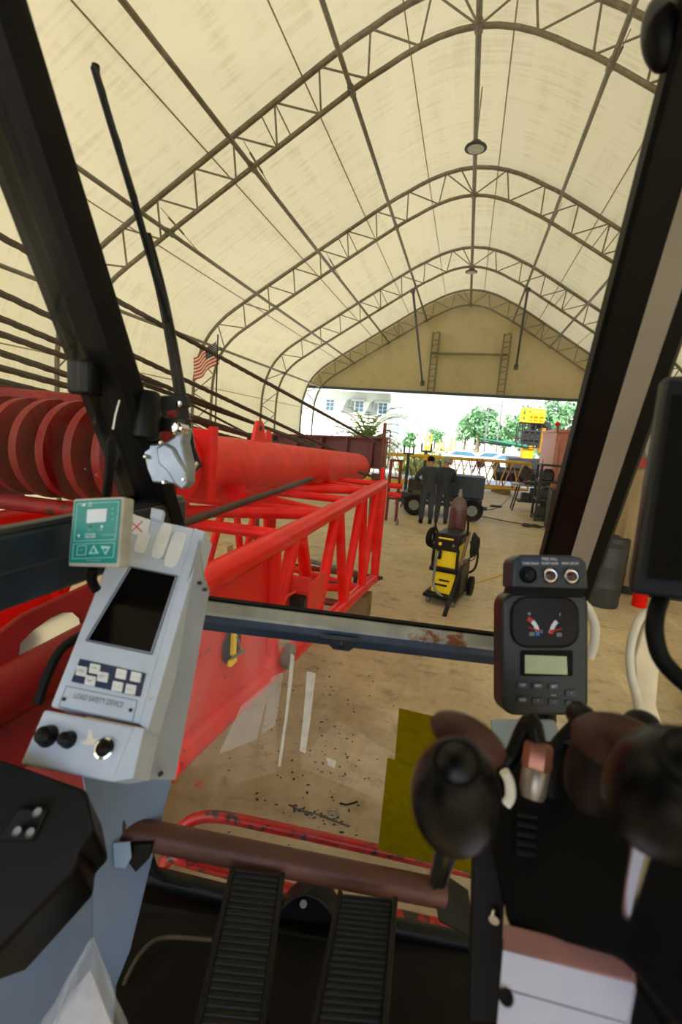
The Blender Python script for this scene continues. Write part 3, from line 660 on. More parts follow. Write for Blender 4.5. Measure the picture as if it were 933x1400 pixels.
JA = dict(pelvis=(0, 0, .96), belly=(0, 0, 1.14), chest=(0, .02, 1.38), neck=(0, .03, 1.52), head0=(0, .05, 1.60), head1=(0, .07, 1.72), shl=(-.19, .02, 1.42), ell=(-.36, .0, 1.20), wrl=(-.2, .17, 1.08), hal=(-.14, .22, 1.06), shr=(.19, .02, 1.42), elr=(.26, .05, 1.14), wrr=(.18, .26, 1.05), har=(.15, .32, 1.04),
          hil=(-.10, 0, .90), knl=(-.115, .02, .50), anl=(-.12, 0, .09), tol=(-.13, .14, .04), hir=(.10, 0, .90), knr=(.115, .02, .50), anr=(.12, 0, .09), tor=(.13, .14, .04))
person('worker in dark clothes and black cap, left of the two at the trailer', (-.83, 12.65, 0), .25, JA, RD, False)
JB = dict(JA); JB.update(head0=(.0, .06, 1.60), head1=(0, .10, 1.71), elr=(.24, .12, 1.18), wrr=(.1, .33, 1.15), har=(.06, .4, 1.15), ell=(-.24, .12, 1.18), wrl=(-.1, .33, 1.12), hal=(-.05, .4, 1.12))
person('worker in dark clothes and grey hard hat, right of the two at the trailer', (-.45, 12.95, 0), -.1, JB, RD, True)

# welding machine on its cart
wb = atZ(602, 826, 0); wb.z = 0; wf = V((0, 0, 1)); 
t = thing('welding_machine', 'yellow and black welding machine on a wheeled cart', 'welder', wb)
ang = -.22; Rw = Matrix.Rotation(ang, 3, 'Z')
def WL(x, y, z): return wb+Rw@V((x, y, z))
def wbox(c, s): g = MB(); g.box(WL(*c), s, ang); return g
wbox((0, .25, .33), (.30, .50, .36)).build('lower_housing', YEL, t, bevel=.015)
wbox((0, .28, .66), (.33, .52, .33)).build('upper_housing', YEL, t, bevel=.02)
wbox((0, .26, .90), (.36, .54, .16)).build('control_hood', BLKP, t, bevel=.05)
g = MB(); g.prism([WL(-.17, -.03, .66), WL(.17, -.03, .66), WL(.17, -.03, .95), WL(-.17, -.03, .95)], Rw@V((0, .03, 0))); 
pnl = wbox((0, -.005, .865), (.34, .03, .23)).build('control_panel', BLKP, t, bevel=.012)
wbox((-.01, -.025, .92), (.2, .012, .02)).build('panel_stripe', YEL, pnl)
MB().cyl(WL(-.08, -.02, .84), WL(-.08, -.04, .84), .022, n=12).build('knob', YEL, pnl); MB().cyl(WL(.1, -.02, .84), WL(.1, -.04, .84), .018, n=12).build('knob', STEELG, pnl)
for x in (-.165, .165): wbox((x, 0, .63), (.03, .06, .32)).build('front_post', BLKP, t, bevel=.006)
wbox((0, -.01, .49), (.38, .1, .06)).build('bumper', BLKP, t, bevel=.01)
g = MB(); g.tube(smoothline([WL(-.09, -.03, .75), WL(-.09, -.10, .70), WL(-.1, -.10, .55), WL(-.1, -.09, .3), WL(-.04, -.1, .2), WL(.06, -.06, .12)], 20), .018, 8); g.build('cable', STEELG, t)
wbox((-.08, -.04, .70), (.07, .06, .14)).build('plug', BLKP, t, bevel=.02)
wbox((.02, -.005, .34), (.14, .02, .02)).build('vent', BLKP, t); wbox((-.02, -.005, .27), (.17, .02, .025)).build('vent', BLKP, t)
wbox((0, .35, .12), (.46, .9, .05)).build('cart_frame', BLKG, t, bevel=.01)
wbox((.20, .3, .36), (.06, .5, .42)).build('side_tray', BLKG, t, bevel=.01)
for x in (-.17, .17):
    k = MB().cyl(WL(x-.025, .0, .06), WL(x+.025, .0, .06), .06, n=16).build('caster', mat('caster_grey', (110, 108, 100), .6), t); wbox((x, 0, .12), (.07, .06, .1)).build('fork', BLKG, k)
for x in (-.25, .25):
    MB().cyl(WL(x-.03, .68, .14), WL(x+.03, .68, .14), .14, n=20).build('wheel', BLK, t)
for x in (-.2, .24):
    a, b = (-.20, .25) if x < 0 else (.24, .25)
    MB().tube([WL(a, .1, .98), WL(a, .08, 1.05), WL(a, .02, 1.22)], .014, 8).build('handle', BLK, t)
g = MB()
for k in range(7):
    pts = [WL(-.24+math.cos(q)*.02*(k % 3), .22+math.cos(q)*.14, .86+math.sin(q)*(.15-.008*k)) for q in [i*6.283/20 for i in range(20)]]
    g.tube([p+Rw@V((-.015*(k % 4), 0, 0)) for p in pts], .012, 6, closed=True)
g.build('cable_coil', BLK, t)
g = MB()
for k in range(6): g.tube([WL(.30+.012*k, .22+math.cos(q)*.12, .84+math.sin(q)*(.17-.012*k)) for q in [i*6.283/20 for i in range(20)]], .011, 6, closed=True)
g.tube(smoothline([WL(.3, .1, .96), WL(.40, .02, .84), WL(.42, 0, .7), WL(.40, -.02, .58), WL(.34, -.04, .52)], 16), .016, 7)
g.tube(smoothline([WL(.28, .1, .92), WL(.34, .0, .76), WL(.30, -.02, .68), WL(.37, -.02, .70), WL(.40, 0, .8)], 16), .007, 6); g.build('torch_hose', BLK, t)
g = MB(); g.tube([WL(.25, .15, 1.02), WL(.24, .02, .8), WL(.215, -.05, .55)], .022, 8); g.build('torch_tube', mat('brown_dirty_steel', (110, 86, 70), .5, .3), t)
# dark steel bar standing on the beam in front of the welder
a, b = D(627, 778, 4.6), atZ(621, 850, 1.0)
# gas cylinder
gc = WL(-.07, .78, 0.145)
t = thing('gas_cylinder', 'maroon gas cylinder with a white shoulder strapped behind the yellow welder', 'cylinder', gc)
MB().lathe(gc, (0, 0, 1), [(.118, 0), (.125, .02), (.125, 1.02), (.12, 1.10), (.10, 1.18)], 24).build('tank', MAROON, t)
MB().lathe(gc, (0, 0, 1), [(.122, 1.09), (.102, 1.18), (.06, 1.24), (.035, 1.26)], 24).build('shoulder', mat('shoulder_grey', (92, 70, 64), .5, wear=(110, 60, 50), wear_amt=.3), t)
MB().lathe(gc, (0, 0, 1), [(.032, 1.26), (.032, 1.32), (.02, 1.33), (.02, 1.37)], 12).build('valve', STEELG, t)
# thin dark rod leaning at the cart (seen running down to the beam)
tag(MB().cyl(WL(.235, -.02, .60), WL(.17, -.42, .0), .028, n=10).build('steel_rod', BLKG), 'dark straight bar leaning on the right side of the welder cart', 'bar')

# ---- workbench with machine, right
tb = V((1.9, 17.4, 0)); t = thing('work_bench', 'grey steel work table with splayed legs near the doorway', 'table', tb)
MB().box((2.3, 17.6, .9), (1.3, .8, .05)).build('table_top', STEELG, t, bevel=.008)
for x, y, dx in ((1.9, 17.3, -.15), (3.0, 17.3, .1), (1.9, 17.9, -.15), (3.0, 17.9, .1)): MB().cyl((x, y, .88), (x+dx, y, 0), .025, n=8).build('leg', DKJ, t)
MB().box((2.5, 17.6, .35), (1.2, .7, .05)).build('lower_shelf', DKJ, t)
t = thing('chop_saw', 'dark bench saw with blue motor standing on the steel work table', 'machine', (2.4, 17.6, .925))
MB().box((2.4, 17.6, .98), (.7, .5, .11)).build('base', DKJ, t, bevel=.02); MB().cyl((2.1, 17.45, 1.28), (2.1, 17.53, 1.28), .22, n=22).build('blade_guard', DKJ, t); MB().cyl((2.2, 17.6, 1.3), (2.5, 17.65, 1.3), .12, n=16).build('motor', mat('motor_blue', (60, 90, 150), .5), t); MB().tube([(2.15, 17.5, 1.45), (2.0, 17.3, 1.55), (1.95, 17.2, 1.5)], .025, 8).build('handle', BLK, t); MB().box((2.75, 17.6, 1.2), (.3, .3, .5)).build('back_housing', DKJ, t, bevel=.03)
for i, (c, s, lb) in enumerate((((2.55, 17.6, .59), (.5, .5, .43), 'dark toolbox on the lower shelf of the work table'), ((2.15, 17.6, .50), (.25, .4, .25), 'small dark box on the lower shelf of the work table'))):
    tt = thing('toolbox', lb, 'box', (c[0], c[1], .375)); MB().box(c, s).build('box_body', DKJ, tt, bevel=.02); MB().box((c[0], c[1], c[2]+s[2]/2), (s[0]*.5, .03, .04)).build('handle', STEELG, tt)
# red hoses draped
g = MB(); g.tube(smoothline([(1.7, 17.9, 1.5), (1.85, 17.6, 1.1), (1.95, 17.3, .95), (2.2, 17.25, 1.3), (2.3, 17.25, 1.5)], 20), .02, 6); tag(g.build('air_hose', REDD), 'red air hose draped over the bench saw', 'hose')
# dark rack of machinery
t = thing('machinery_rack', 'dark upright rack crammed with machine parts beside the red container', 'rack', (2.7, 15.8, 0))
for x in (2.25, 3.15):
    for y in (15.4, 16.2): MB().box((x, y, .85), (.07, .07, 1.7)).build('upright', DKJ, t)
for z in (.1, .65, 1.2, 1.7): MB().box((2.7, 15.8, z), (.95, .85, .05)).build('shelf', DKJ, t)
for i, (x, z, s) in enumerate(((2.5, .31, .36), (2.9, .32, .38), (2.5, .85, .34), (2.93, .82, .28), (2.5, 1.41, .36), (2.93, 1.38, .3))):
    nm_ = ('lower left', 'lower right', 'middle left', 'middle right', 'upper left', 'upper right')[i]
    tag(MB().lathe((x, 15.75, z-s/2+.0), (0, 0, 1), [(s*.42, .0), (s*.5, .03), (s*.5, s*.7), (s*.3, s*.95), (s*.2, s)], 14).build('gearbox', DKJ, bevel=.01), 'dark machine part on the rack, %s' % nm_, 'machine part', 'parts on the dark rack')
t = thing('dark_cabinet', 'dark cabinet standing in front of the machinery rack by the pillar', 'cabinet', (2.6, 14.2, 0))
MB().box((2.72, 14.2, .55), (.7, .6, 1.1)).build('body', DKJ, t, bevel=.02); MB().box((2.72, 13.88, .8), (.6, .03, .4)).build('drawer', GREYJ, t, bevel=.01); MB().box((2.72, 13.88, .35), (.6, .03, .4)).build('drawer', GREYJ, t, bevel=.01)
# cables and small stuff on the floor
def cable(name, label, pxs, r, m, cat='cable'):
    g = MB(); g.tube(smoothline([atZ(x, y, r) for x, y in pxs], 40), r, 6); return tag(g.build(name, m), label, cat)
cable('floor_cable', 'thin black cable across the floor behind the gas cylinder', [(633, 702), (660, 706), (700, 714), (745, 720)], .012, BLK)
cable('floor_cable', 'thin black cable crossing the floor toward the work table', [(620, 694), (650, 695), (668, 697), (684, 692), (700, 676)], .010, BLK)
cable('extension_cord', 'yellow extension cord running from the welder to the right', [(633, 802), (650, 797), (680, 788), (701, 778)], .010, YELD, 'cord')
cable('rusty_chain', 'thin dark chain lying on the floor in front of the cab', [(395, 1100), (410, 1108), (430, 1112), (445, 1118), (462, 1124), (478, 1130)], .004, DKJ, 'chain')
cable('wire_offcut', 'short bent black wire on the floor', [(465, 1098), (475, 1100), (489, 1096)], .005, BLK, 'wire')
for i, (px, py) in enumerate(((239, 1066), (272, 1073))):
    p = atZ(px, py, 0); tag(MB().lathe(p, (0, 0, 1), [(.022, 0), (.024, .004), (.022, .008)], 16).build('copper_disc', COPPER), ('left' if i == 0 else 'right')+' small copper disc on the floor beside the console', 'disc', 'copper discs on the floor')
for i, (px, py) in enumerate(((676, 692), (729, 719))):
    p = atZ(px, py, .02); g = MB(); rnd = random.Random(i)
    for k in range(5): g.ell(p+V((rnd.uniform(-.22, .22), rnd.uniform(-.15, .15), .01)), (.14, .10, .035), nu=8, nv=5)
    tag(g.build('rag', DKJ), ('dark crumpled rag on the floor by the yellow lattice boom' if i == 0 else 'dark crumpled rag on the floor by the dark cabinet'), 'rag')
p = atZ(543, 718, 0); tag(MB().lathe(p, (0, 0, 1), [(.04, 0), (.04, .12), (.02, .14), (.02, .17)], 10).build('spray_can', STEELG), 'small grey can standing on the floor right of the red boom', 'can')
p = atZ(455, 1112, .005); g = MB(); g.tube([p+V((math.cos(q)*.03, math.sin(q)*.03, .0)) for q in [i*6.283/16 for i in range(16)]], .004, 6, closed=True); tag(g.build('steel_ring', STEELG), 'small steel ring lying on the floor', 'ring')
rnd = random.Random(11); g = MB()
for i in range(220):
    if i % 3: px, py = rnd.gauss(440, 50), rnd.gauss(1010, 70)
    else: px, py = rnd.uniform(300, 520), rnd.uniform(900, 1150)
    if i > 170: px, py = rnd.gauss(400, 6)+(i-170)*1.3, rnd.gauss(1102, 3)+(i-170)*.5
    p = atZ(px, py, .0); s_ = rnd.uniform(.002, .009)
    g.ell(p+V((0, 0, s_*.3)), (s_*rnd.uniform(1, 2), s_, s_*.4), Matrix.Rotation(rnd.uniform(0, 3), 3, 'Z'), nu=6, nv=4)
tag(g.build('grit', DKJ), 'dark grit and crumbs scattered on the concrete before the cab', 'grit', kind='stuff')

# flag
pf = atY(291, 470, 12.0); t = thing('flag', 'small red and white striped flag with a blue canton on the left wall', 'flag', (pf.x, 12, 0))
MB().cyl((pf.x+.12, 12.05, 0), (pf.x+.12+.0, 12.05, pf.z+.25), .02, n=8).build('pole', BLKG, t)
g = MB(); nu, nv = 26, 13; Lf, Hf = .95, .62
vs = [];
o_ = V((pf.x+.1, 12, pf.z+.08)); ud = V((-.72, 0, -.50)); vd = V((.12, 0, -.95))
for j in range(nv+1):
    for i in range(nu+1):
        u, v = i/nu, j/nv; vs.append(o_+ud*Lf*u+vd*Hf*v+V((0, math.sin(u*9+v*1.2)*.06, math.sin(u*7)*.02)))
for j in range(nv):
    for i in range(nu):
        a = j*(nu+1)+i; mi = 2 if (i < nu*.42 and j < 7) else (0 if j % 2 == 0 else 1); g.f.append([a, a+1, a+nu+2, a+nu+1]); g.mi.append(mi)
g.v = vs; fl = g.build('cloth', [mat('flag_red', (190, 44, 50), .8), mat('flag_white', (225, 220, 205), .8), mat('flag_blue', (44, 54, 92), .8)], t)
g = MB()
for j in range(5):
    for i in range(6):
        u, v = .04+i*.062, .05+j*.095; p = o_+ud*Lf*u+vd*Hf*v+V((0, math.sin(u*9+v*1.2)*.06-.004, math.sin(u*7)*.02)); q = []
        for k in range(10):
            rr = .016 if k % 2 == 0 else .007; an = k*math.pi/5; q.append(p+V((math.sin(an)*rr, 0, math.cos(an)*rr)))
        g.add(q, [list(range(10))])
g.build('stars', mat('flag_white', (225, 220, 205), .8), t)

# left side background
a = atY(345, 612, 15.5); t = thing('white_container', 'white ribbed container by the left wall behind the red frame', 'container', (a.x, 15.5, 0))
x0, x1 = atY(318, 615, 15.5).x, atY(433, 625, 15.5).x; zt = atY(380, 609, 15.5).z; prof = []
N = int((x1-x0)/.08)
for i in range(N+1): prof.append(V((x0+(x1-x0)*i/N, 15.5+(.04 if i % 4 in (1, 2) else 0), .1)))
MB().prism(prof+[V((x1, 17.6, .1)), V((x0, 17.6, .1))], (0, 0, zt-.2)).build('ribbed_wall', SIDG, t); MB().box(((x0+x1)/2, 16.5, zt-.05), (x1-x0+.1, 2.3, .1)).build('lid', ROOFW, t)
MB().box(((x0+x1)/2-.1, 15.46, zt-.28), ((x1-x0)*.5, .05, .12)).build('yellow_stripe', YELD, t)
MB().box(((x0+x1)/2, 16.5, .05), (x1-x0, 2, .1)).build('skid', DKJ, t)
# timber, pipes and yellow straps on the floor below the boom
for i, (px, py, L, rz) in enumerate(((190, 700, 1.8, .1), (265, 745, 1.4, .0), (300, 722, 1.6, .3))):
    p = atZ(px, py, .08); tag(MB().box(p, (L, .2, .16), rz).build('timber_beam', mat('pale_timber', (186, 160, 120), .8, var=.15)), 'pale timber lying on the floor %s' % ('seen under the rack of red sheaves', 'below the red boom lacing, nearest the console', 'below the red boom lacing, farthest from the console')[i], 'timber', 'timbers under the boom')
p = atZ(318, 702, .05)
g = MB()
for k in range(5): g.tube([p+V((math.cos(q)*(.35-.03*k), math.sin(q)*(.22), .01+.02*k)) for q in [i*6.283/20 for i in range(20)]], .02, 6, closed=True)
tag(g.build('hose_coil', YEL), 'yellow hose coiled on the floor seen through the red lacing', 'hose')
p = atZ(345, 700, .05); tag(MB().lathe(p+V((.1, .6, 0)), (0, 0, 1), [(.1, -.05), (.26, -.03), (.3, .04), (.26, .12), (.12, .14)], 20).build('tyre', BLK), 'black tyre lying on the floor under the red boom', 'tyre')
a, b = atZ(413, 764, .35), atZ(487, 783, .35); t = thing('grey_pipe', 'straight grey pipe lying across inside the red boom', 'pipe', (a.x, a.y, 0)); MB().cyl(a, b, .035, n=12).build('pipe_body', STEELG, t); 
for q in (a, b): MB().cyl(V((q.x, q.y, 0)), q, .03, n=8).build('support', DKJ, t)

# ================================================================== RED CRANE BOOM (right side plane x = -0.96)
Rt = [V((-.955, 1.50, 1.575)), V((-.975, 6.07, 1.60))]; Rb = [V((-.955, 1.42, .93)), V((-.975, 6.02, .37))]
XL = -2.45
Lt = [V((XL, 1.5, 1.575)), V((XL, 6.07, 1.60))]; Lb = [V((XL, 1.42, .93)), V((XL, 6.02, .37))]
t = thing('crane_boom_section', 'bright red tapering lattice boom section stretching away left of the cab', 'boom', (-1.7, 4, 0)); BO = t
for nm_, (a, b) in (('chord', Rt), ('chord', Rb), ('chord', Lt), ('chord', Lb)): MB().cyl(a, b, .062, n=18).build('chord', RED, t)
def lr(P, y): k = (y-P[0].y)/(P[1].y-P[0].y); return P[0].lerp(P[1], k)
TN = [2.75, 3.75, 4.75, 5.6]; BN = [2.35, 3.30, 4.25, 5.15, 5.95]
for T, Bq in ((Rt, Rb), (Lt, Lb)):
    for i, y in enumerate(TN):
        MB().cyl(lr(T, y), lr(Bq, BN[i]), .042, n=12).build('lacing', RED, t); MB().cyl(lr(T, y+.08), lr(Bq, BN[i+1]), .042, n=12).build('lacing', RED, t)
    MB().cyl(lr(T, 6.04), lr(Bq, 6.0), .055, n=12).build('end_post', RED, t)
    MB().cyl(lr(T, 5.85), lr(Bq, 6.0), .035, n=12).build('lacing', RED, t)
for T in ((Rt, Lt), (Rb, Lb)):
    ys = [1.75, 2.6, 3.45, 4.3, 5.15, 6.0]
    for i in range(5):
        a, b = (T[0], T[1]) if i % 2 == 0 else (T[1], T[0]); MB().cyl(lr(a, ys[i]), lr(b, ys[i+1]), .043, n=12).build('cross_lacing', RED, t)
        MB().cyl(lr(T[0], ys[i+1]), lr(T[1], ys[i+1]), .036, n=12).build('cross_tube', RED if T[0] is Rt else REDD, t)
# foot plates
for T, Bq, s in ((Rt, Rb, 1), (Lt, Lb, -1)):
    g = MB(); g.prism([lr(T, 1.55), lr(T, 2.42), lr(Bq, 2.42), lr(Bq, 1.45)], (-.02*s, 0, 0)); g.build('side_plate', RED, t)
    MB().cyl(lr(T, 2.38)-V((.0, 0, 0)), lr(Bq, 2.42), .05, n=12).build('plate_edge', RED, t)
# opening with a yellow latch in the plate
c = atX(318, 882, -.945); lt_ = V((-.945, c.y, c.z))
g = MB(); g.lathe(lt_+V((-.006, 0, 0)), (1, 0, 0), [(.085, 0), (.085, .008)], 24); g.build('plate_hole', BLK, t)
g = MB(); g.box(lt_+V((.02, -.03, .03)), (.02, .03, .12)); g.box(lt_+V((.02, -.035, -.06)), (.02, .06, .03)); g.box(lt_+V((.02, -.01, .08)), (.02, .05, .02)); g.build('latch', YEL, t, bevel=.004)
g = MB(); g.cyl(lt_+V((.03, -.02, .06)), lt_+V((.03, .03, -.04)), .006, n=8); g.cyl(lt_+V((.03, -.05, -.03)), lt_+V((.03, .07, -.055)), .008, n=8); g.build('latch_pin', STEELG, t)
# bracket with lamp on the plate edge and small wheel under the beam
c = atX(416, 800, -.93); t2 = t
g = MB(); g.obox(V((-.95, 2.62, 1.08)), (.14, 0, 0), (0, .02, 0), (0, 0, .26)); g.obox(V((-.95, 2.62, 1.08)), (.14, 0, 0), (0, .34, 0), (0, 0, .02)); g.obox(V((-.82, 2.62, 1.08)), (.012, 0, 0), (0, .34, 0), (0, .02, .22)); g.build('bracket', REDF, t, bevel=.004)
MB().box((-.86, 2.58, 1.17), (.09, .07, .13)).build('marker_lamp', BLKP, t, bevel=.01)
g = MB(); g.tube(smoothline([(-.9, 2.52, 1.1), (-.9, 2.44, 1.16), (-.9, 2.46, 1.25), (-.87, 2.55, 1.27)], 12), .008, 6); g.build('lamp_guard', REDF, t)
MB().cyl((-.9, 2.52, .88), (-.86, 2.52, .88), .075, n=22).build('roller', STEELG, t)
g = MB(); g.cyl(lr(Rb, 6.0)+V((-.02, .0, 0)), lr(Rb, 6.0)+V((.11, .02, 0)), .022, n=10); g.cyl(lr(Rb, 6.0)+V((.06, 0, 0)), lr(Rb, 6.0)+V((.075, 0, 0)), .035, n=6); g.build('pin', DKJ, t)
g = MB(); g.box(lr(Rt, 6.1)+V((-.03, .05, .09)), (.05, .12, .22)); g.box(lr(Rb, 6.1)+V((0, .05, -.02)), (.05, .12, .16)); g.build('lug', RED, t, bevel=.02)
for x in (-1.1, -2.3):
    tag(MB().box((x, 5.5, .15), (.35, .3, .30)).build('timber_block', mat('timber', (120, 96, 66), .8), bevel=.01), ('right' if x > -2 else 'left')+' timber block under the far end of the red boom', 'block', 'blocks under the red boom')
tag(MB().box((-1.75, 1.47, .435), (1.2, .10, .87)).build('steel_trestle', REDD, bevel=.02), 'dark red trestle carrying the near end of the red boom', 'trestle')
# end frame of the next section: verticals, rusty post with handle
t = thing('rusty_post', 'rusty upright post with a loop handle at the far end of the red boom', 'post', (-.98, 7.6, 0))
a, b = atY(527, 578, 7.6), atY(522, 668, 7.6); MB().cyl(V((a.x, 7.6, a.z)), V((a.x, 7.6, 0)), .028, n=10).build('post', mat('rusty_brown', (110, 58, 42), .7, var=.3), t)
g = MB(); g.tube(smoothline([V((a.x, 7.6, a.z-.12)), V((a.x+.09, 7.6, a.z-.12)), V((a.x+.095, 7.6, a.z-.2)), V((a.x+.09, 7.6, a.z-.3)), V((a.x, 7.6, a.z-.3))], 16), .011, 6); g.build('loop_handle', REDD, t)
pe = atZ(534, 712, 0); t = thing('red_end_frame', 'dark red pinned end frame standing beyond the far end of the boom', 'frame', pe)
for x in (-.12, .14): MB().cyl(pe+V((x, 0, 0)), pe+V((x, 0, 1.62)), .04, n=8).build('upright', REDD, t)
for z in (1.6, 1.15, .6): MB().cyl(pe+V((-.15, 0, z)), pe+V((.17, 0, z)), .03, n=8).build('crossbar', REDD, t)
for z in (.95, .72): MB().cyl(pe+V((-.1, -.1, z)), pe+V((.24, -.12, z)), .07, n=12).build('pin_boss', RED, t)
MB().cyl(pe+V((.1, -.1, .8)), pe+V((.42, -.1, .78)), .025, n=8).build('pin', DKJ, t)
# mast tube with sheave head
def P3(px, py, d): return D(px, py, d)
ma, mb_ = V((-1.77, 2.9, 1.93)), V((-1.62, 7.35, 1.70)); dr = (mb_-ma).normalized()
t = thing('mast_tube', 'thick faded red mast tube with a grooved sheave head, lying over the boom', 'mast', (-1.5, 3, 1.6))
MB().cyl(ma, mb_, .20, n=36).build('tube', REDF, t)
for k in range(4):
    c = ma-dr*(.1)+V((-.02-.10*k+.1, -.02, .02)); 
g = MB()
for k, x in enumerate((-1.70, -1.80, -1.90)):
    MB().lathe(V((x, 2.62, 1.93)), (1, 0, 0), [(.06, -.035), (.215, -.035), (.22, -.025), (.17, 0), (.22, .025), (.215, .035), (.06, .035)], 30).build('sheave', RED, t)
g.obox(V((-1.625, 2.83, 1.68)), (.03, 0, 0), (0, .08, 0), (0, 0, .50)); g.obox(V((-2.02, 2.50, 1.68)), (.03, 0, 0), (0, .38, 0), (0, 0, .50)); g.obox(V((-2.0, 2.87, 1.69)), (.36, 0, 0), (0, .03, 0), (0, 0, .47)); g.build('head_plate', RED, t, bevel=.004)
MB().cyl((-2.1, 2.62, 1.93), (-1.62, 2.62, 1.93), .04, n=14).build('axle', STEELG, t)
g = MB(); lc = ma.lerp(mb_, .21)+V((0, 0, .18)); pr = [lc+V((0, -.13, 0)), lc+V((0, .13, 0)), lc+V((0, .08, .15)), lc+V((0, .04, .19)), lc+V((0, -.04, .19)), lc+V((0, -.08, .15))]
g.prism(pr, (.03, 0, 0)); g.prism([lc+(p-lc)*.7+V((-.12, .5, -.02)) for p in pr], (.02, 0, 0)); g.build('pendant_lug', REDF, t, bevel=.004)
MB().cyl(lc+V((-.01, 0, .13)), lc+V((.04, 0, .13)), .022, n=14).build('lug_hole', DKJ, t)
MB().lathe(mb_, dr, [(.20, 0), (.215, .01), (.215, .04), (.12, .06), (.12, .25), (.06, .3)], 24).build('end_cap', DKJ, t)
g = MB()
for y in (3.2, 6.6):
    zc = ma.z+(mb_.z-ma.z)*(y-ma.y)/(mb_.y-ma.y); g.box((-1.7, y, zc-.2), (.3, .12, .1))
g.build('saddle', RED, t)
a, b = D(232, 722, 2.2), D(425, 655, 4.2); tag(MB().cyl(a, b, .022, n=10).build('guy_rod', mat('dark_rod', (60, 42, 34), .5, .4)), 'dark rusty rod slanting over the red boom lacing', 'rod')
# second thinner red tubes under the mast (parallel)
tag(MB().cyl((-2.2, 3.1, 1.74), (-2.1, 7.2, 1.70), .075, n=18).build('side_tube', REDF), 'slim faded red tube lying beside the thick mast tube', 'tube')
# left rack of big sheaves
t = thing('sheave_rack', 'oily red rack of large grooved sheaves outside the left window', 'sheave block', (-1.95, 2.0, 1.66))
for k, x in enumerate((-1.55, -1.70, -1.85, -2.0, -2.15, -2.3)):
    sv = MB().lathe(V((x, 2.0, 2.015)), (1, 0, 0), [(.10, -.030), (.22, -.026), (.245, -.022), (.247, 0), (.245, .022), (.22, .026), (.10, .030)], 48).build('sheave', REDO, t)
    MB().cyl((x-.067, 2.0, 2.015), (x-.031, 2.0, 2.015), .15, n=36).build('rope_groove', DKJ, sv)
MB().cyl((-2.6, 2.02, 2.27), (-1.38, 2.10, 2.25), .04, n=18).build('top_bar', REDO, t)
MB().cyl((-2.6, 1.85, 1.745), (-1.3, 1.90, 1.74), .04, n=18).build('bottom_bar', REDO, t)
MB().cyl((-2.6, 2.0, 2.015), (-1.5, 2.0, 2.015), .05, n=16).build('axle', DKJ, t)
g = MB(); g.obox(V((-1.47, 2.12, 1.66)), (.02, 0, 0), (0, .1, 0), (0, 0, .60)); g.obox(V((-2.5, 1.75, 1.66)), (.02, 0, 0), (0, .5, 0), (0, 0, .66)); g.build('side_plate', REDO, t)
# dark red channel frame behind the mast
a, b = atY(345, 594, 8.6), atY(531, 600, 8.9); t = thing('channel_frame', 'dark red channel-shaped steel frame behind the mast tube', 'frame', (a.x, 8.7, 0))
za = a.z; h = .55; ex = V((b.x-a.x, .3, b.z-a.z)); up = V((0, 0, 1))
MB().obox(V((a.x, 8.6, za-h)), ex, (0, .03, 0), (0, 0, h)).build('web', REDD, t)
MB().obox(V((a.x, 8.35, za)), ex, (0, .5, 0), (0, 0, .03)).build('top_flange', REDD, t); MB().obox(V((a.x, 8.35, za-h)), ex, (0, .5, 0), (0, 0, .03)).build('bottom_flange', REDD, t)
for k in (0, .18, .36, .54, .72, .9, .99): MB().obox(V((a.x, 8.37, za-h))+ex*k, (.025, 0, 0), (0, .24, 0), (0, 0, h)).build('rib', REDD, t)
for k in (.05, .93): MB().box(V((a.x, 8.62, 0))+ex*k+V((0, 0, (za-h)/2-V(ex).z*k)), (.12, .12, za-h)).build('support_leg', REDD, t)
# wire ropes
RP = [((-60, 290), (512, 604)), ((-60, 372), (475, 624)), ((-60, 410), (443, 618)), ((-60, 435), (430, 608)), ((-60, 462), (520, 655)), ((-60, 486), (500, 640)), ((-60, 507), (455, 632)), ((120, 480), (352, 600)), ((130, 500), (345, 618)), ((140, 530), (330, 628))]
nth = ['topmost', 'second', 'third', 'fourth', 'fifth', 'sixth', 'seventh', 'eighth', 'ninth', 'lowest']
for i, (p, q) in enumerate(RP):
    a, b = D(p[0], p[1], 2.5 if i < 7 else 5), D(q[0], q[1], 7.6 if i < 7 else 9.5)
    g = MB(); n_ = 120; dirv = (b-a).normalized(); x = dirv.orthogonal().normalized(); y = dirv.cross(x); r = .021
    g.tube([a, b], r*.9, 8)
    for s_ in range(3):
        pts = [a.lerp(b, k/n_)+(x*math.cos(k*.9+s_*2.09)+y*math.sin(k*.9+s_*2.09))*r*.45 for k in range(n_+1)]; g.tube(pts, r*.6, 5)
    tag(g.build('wire_rope', ROPE), '%s of the greasy wire ropes sloping down to the mast tip, counted from above' % nth[i], 'rope', 'wire ropes above the red boom')
# left outside machine deck seen below the sill
t = thing('red_machine_cover', 'dark red machine cover below the left window with an oval mirror plate', 'cover', (-1.1, .7, .9))
pa, pn = V((-1.1, .9, 1.5)), V((.75, -.45, .45)).normalized()
def RM(px, py): return onP(px, py, pa, pn)
MB().prism([RM(-60, 905), RM(30, 838), RM(135, 790), RM(150, 880), RM(110, 1010), RM(-60, 1100)], -pn*.05).build('cover_plate', REDO, t, bevel=.01)
MB().cyl(RM(-60, 985)+pn*.02, RM(128, 880)+pn*.02, .07, n=20).build('cover_rib', REDO, t)
c = RM(64, 880); ax = (RM(92, 842)-RM(34, 915)); ay = (RM(40, 862)-RM(88, 896))
g = MB(); q = [RM(x, y)+pn*.004 for x, y in ((24, 905), (27, 880), (45, 862), (68, 846), (85, 838), (98, 838), (107, 846), (109, 857), (100, 873), (80, 892), (60, 907), (40, 917), (27, 920))]; g.prism(q, pn*.004); g.build('mirror_plate', CHROME, t)
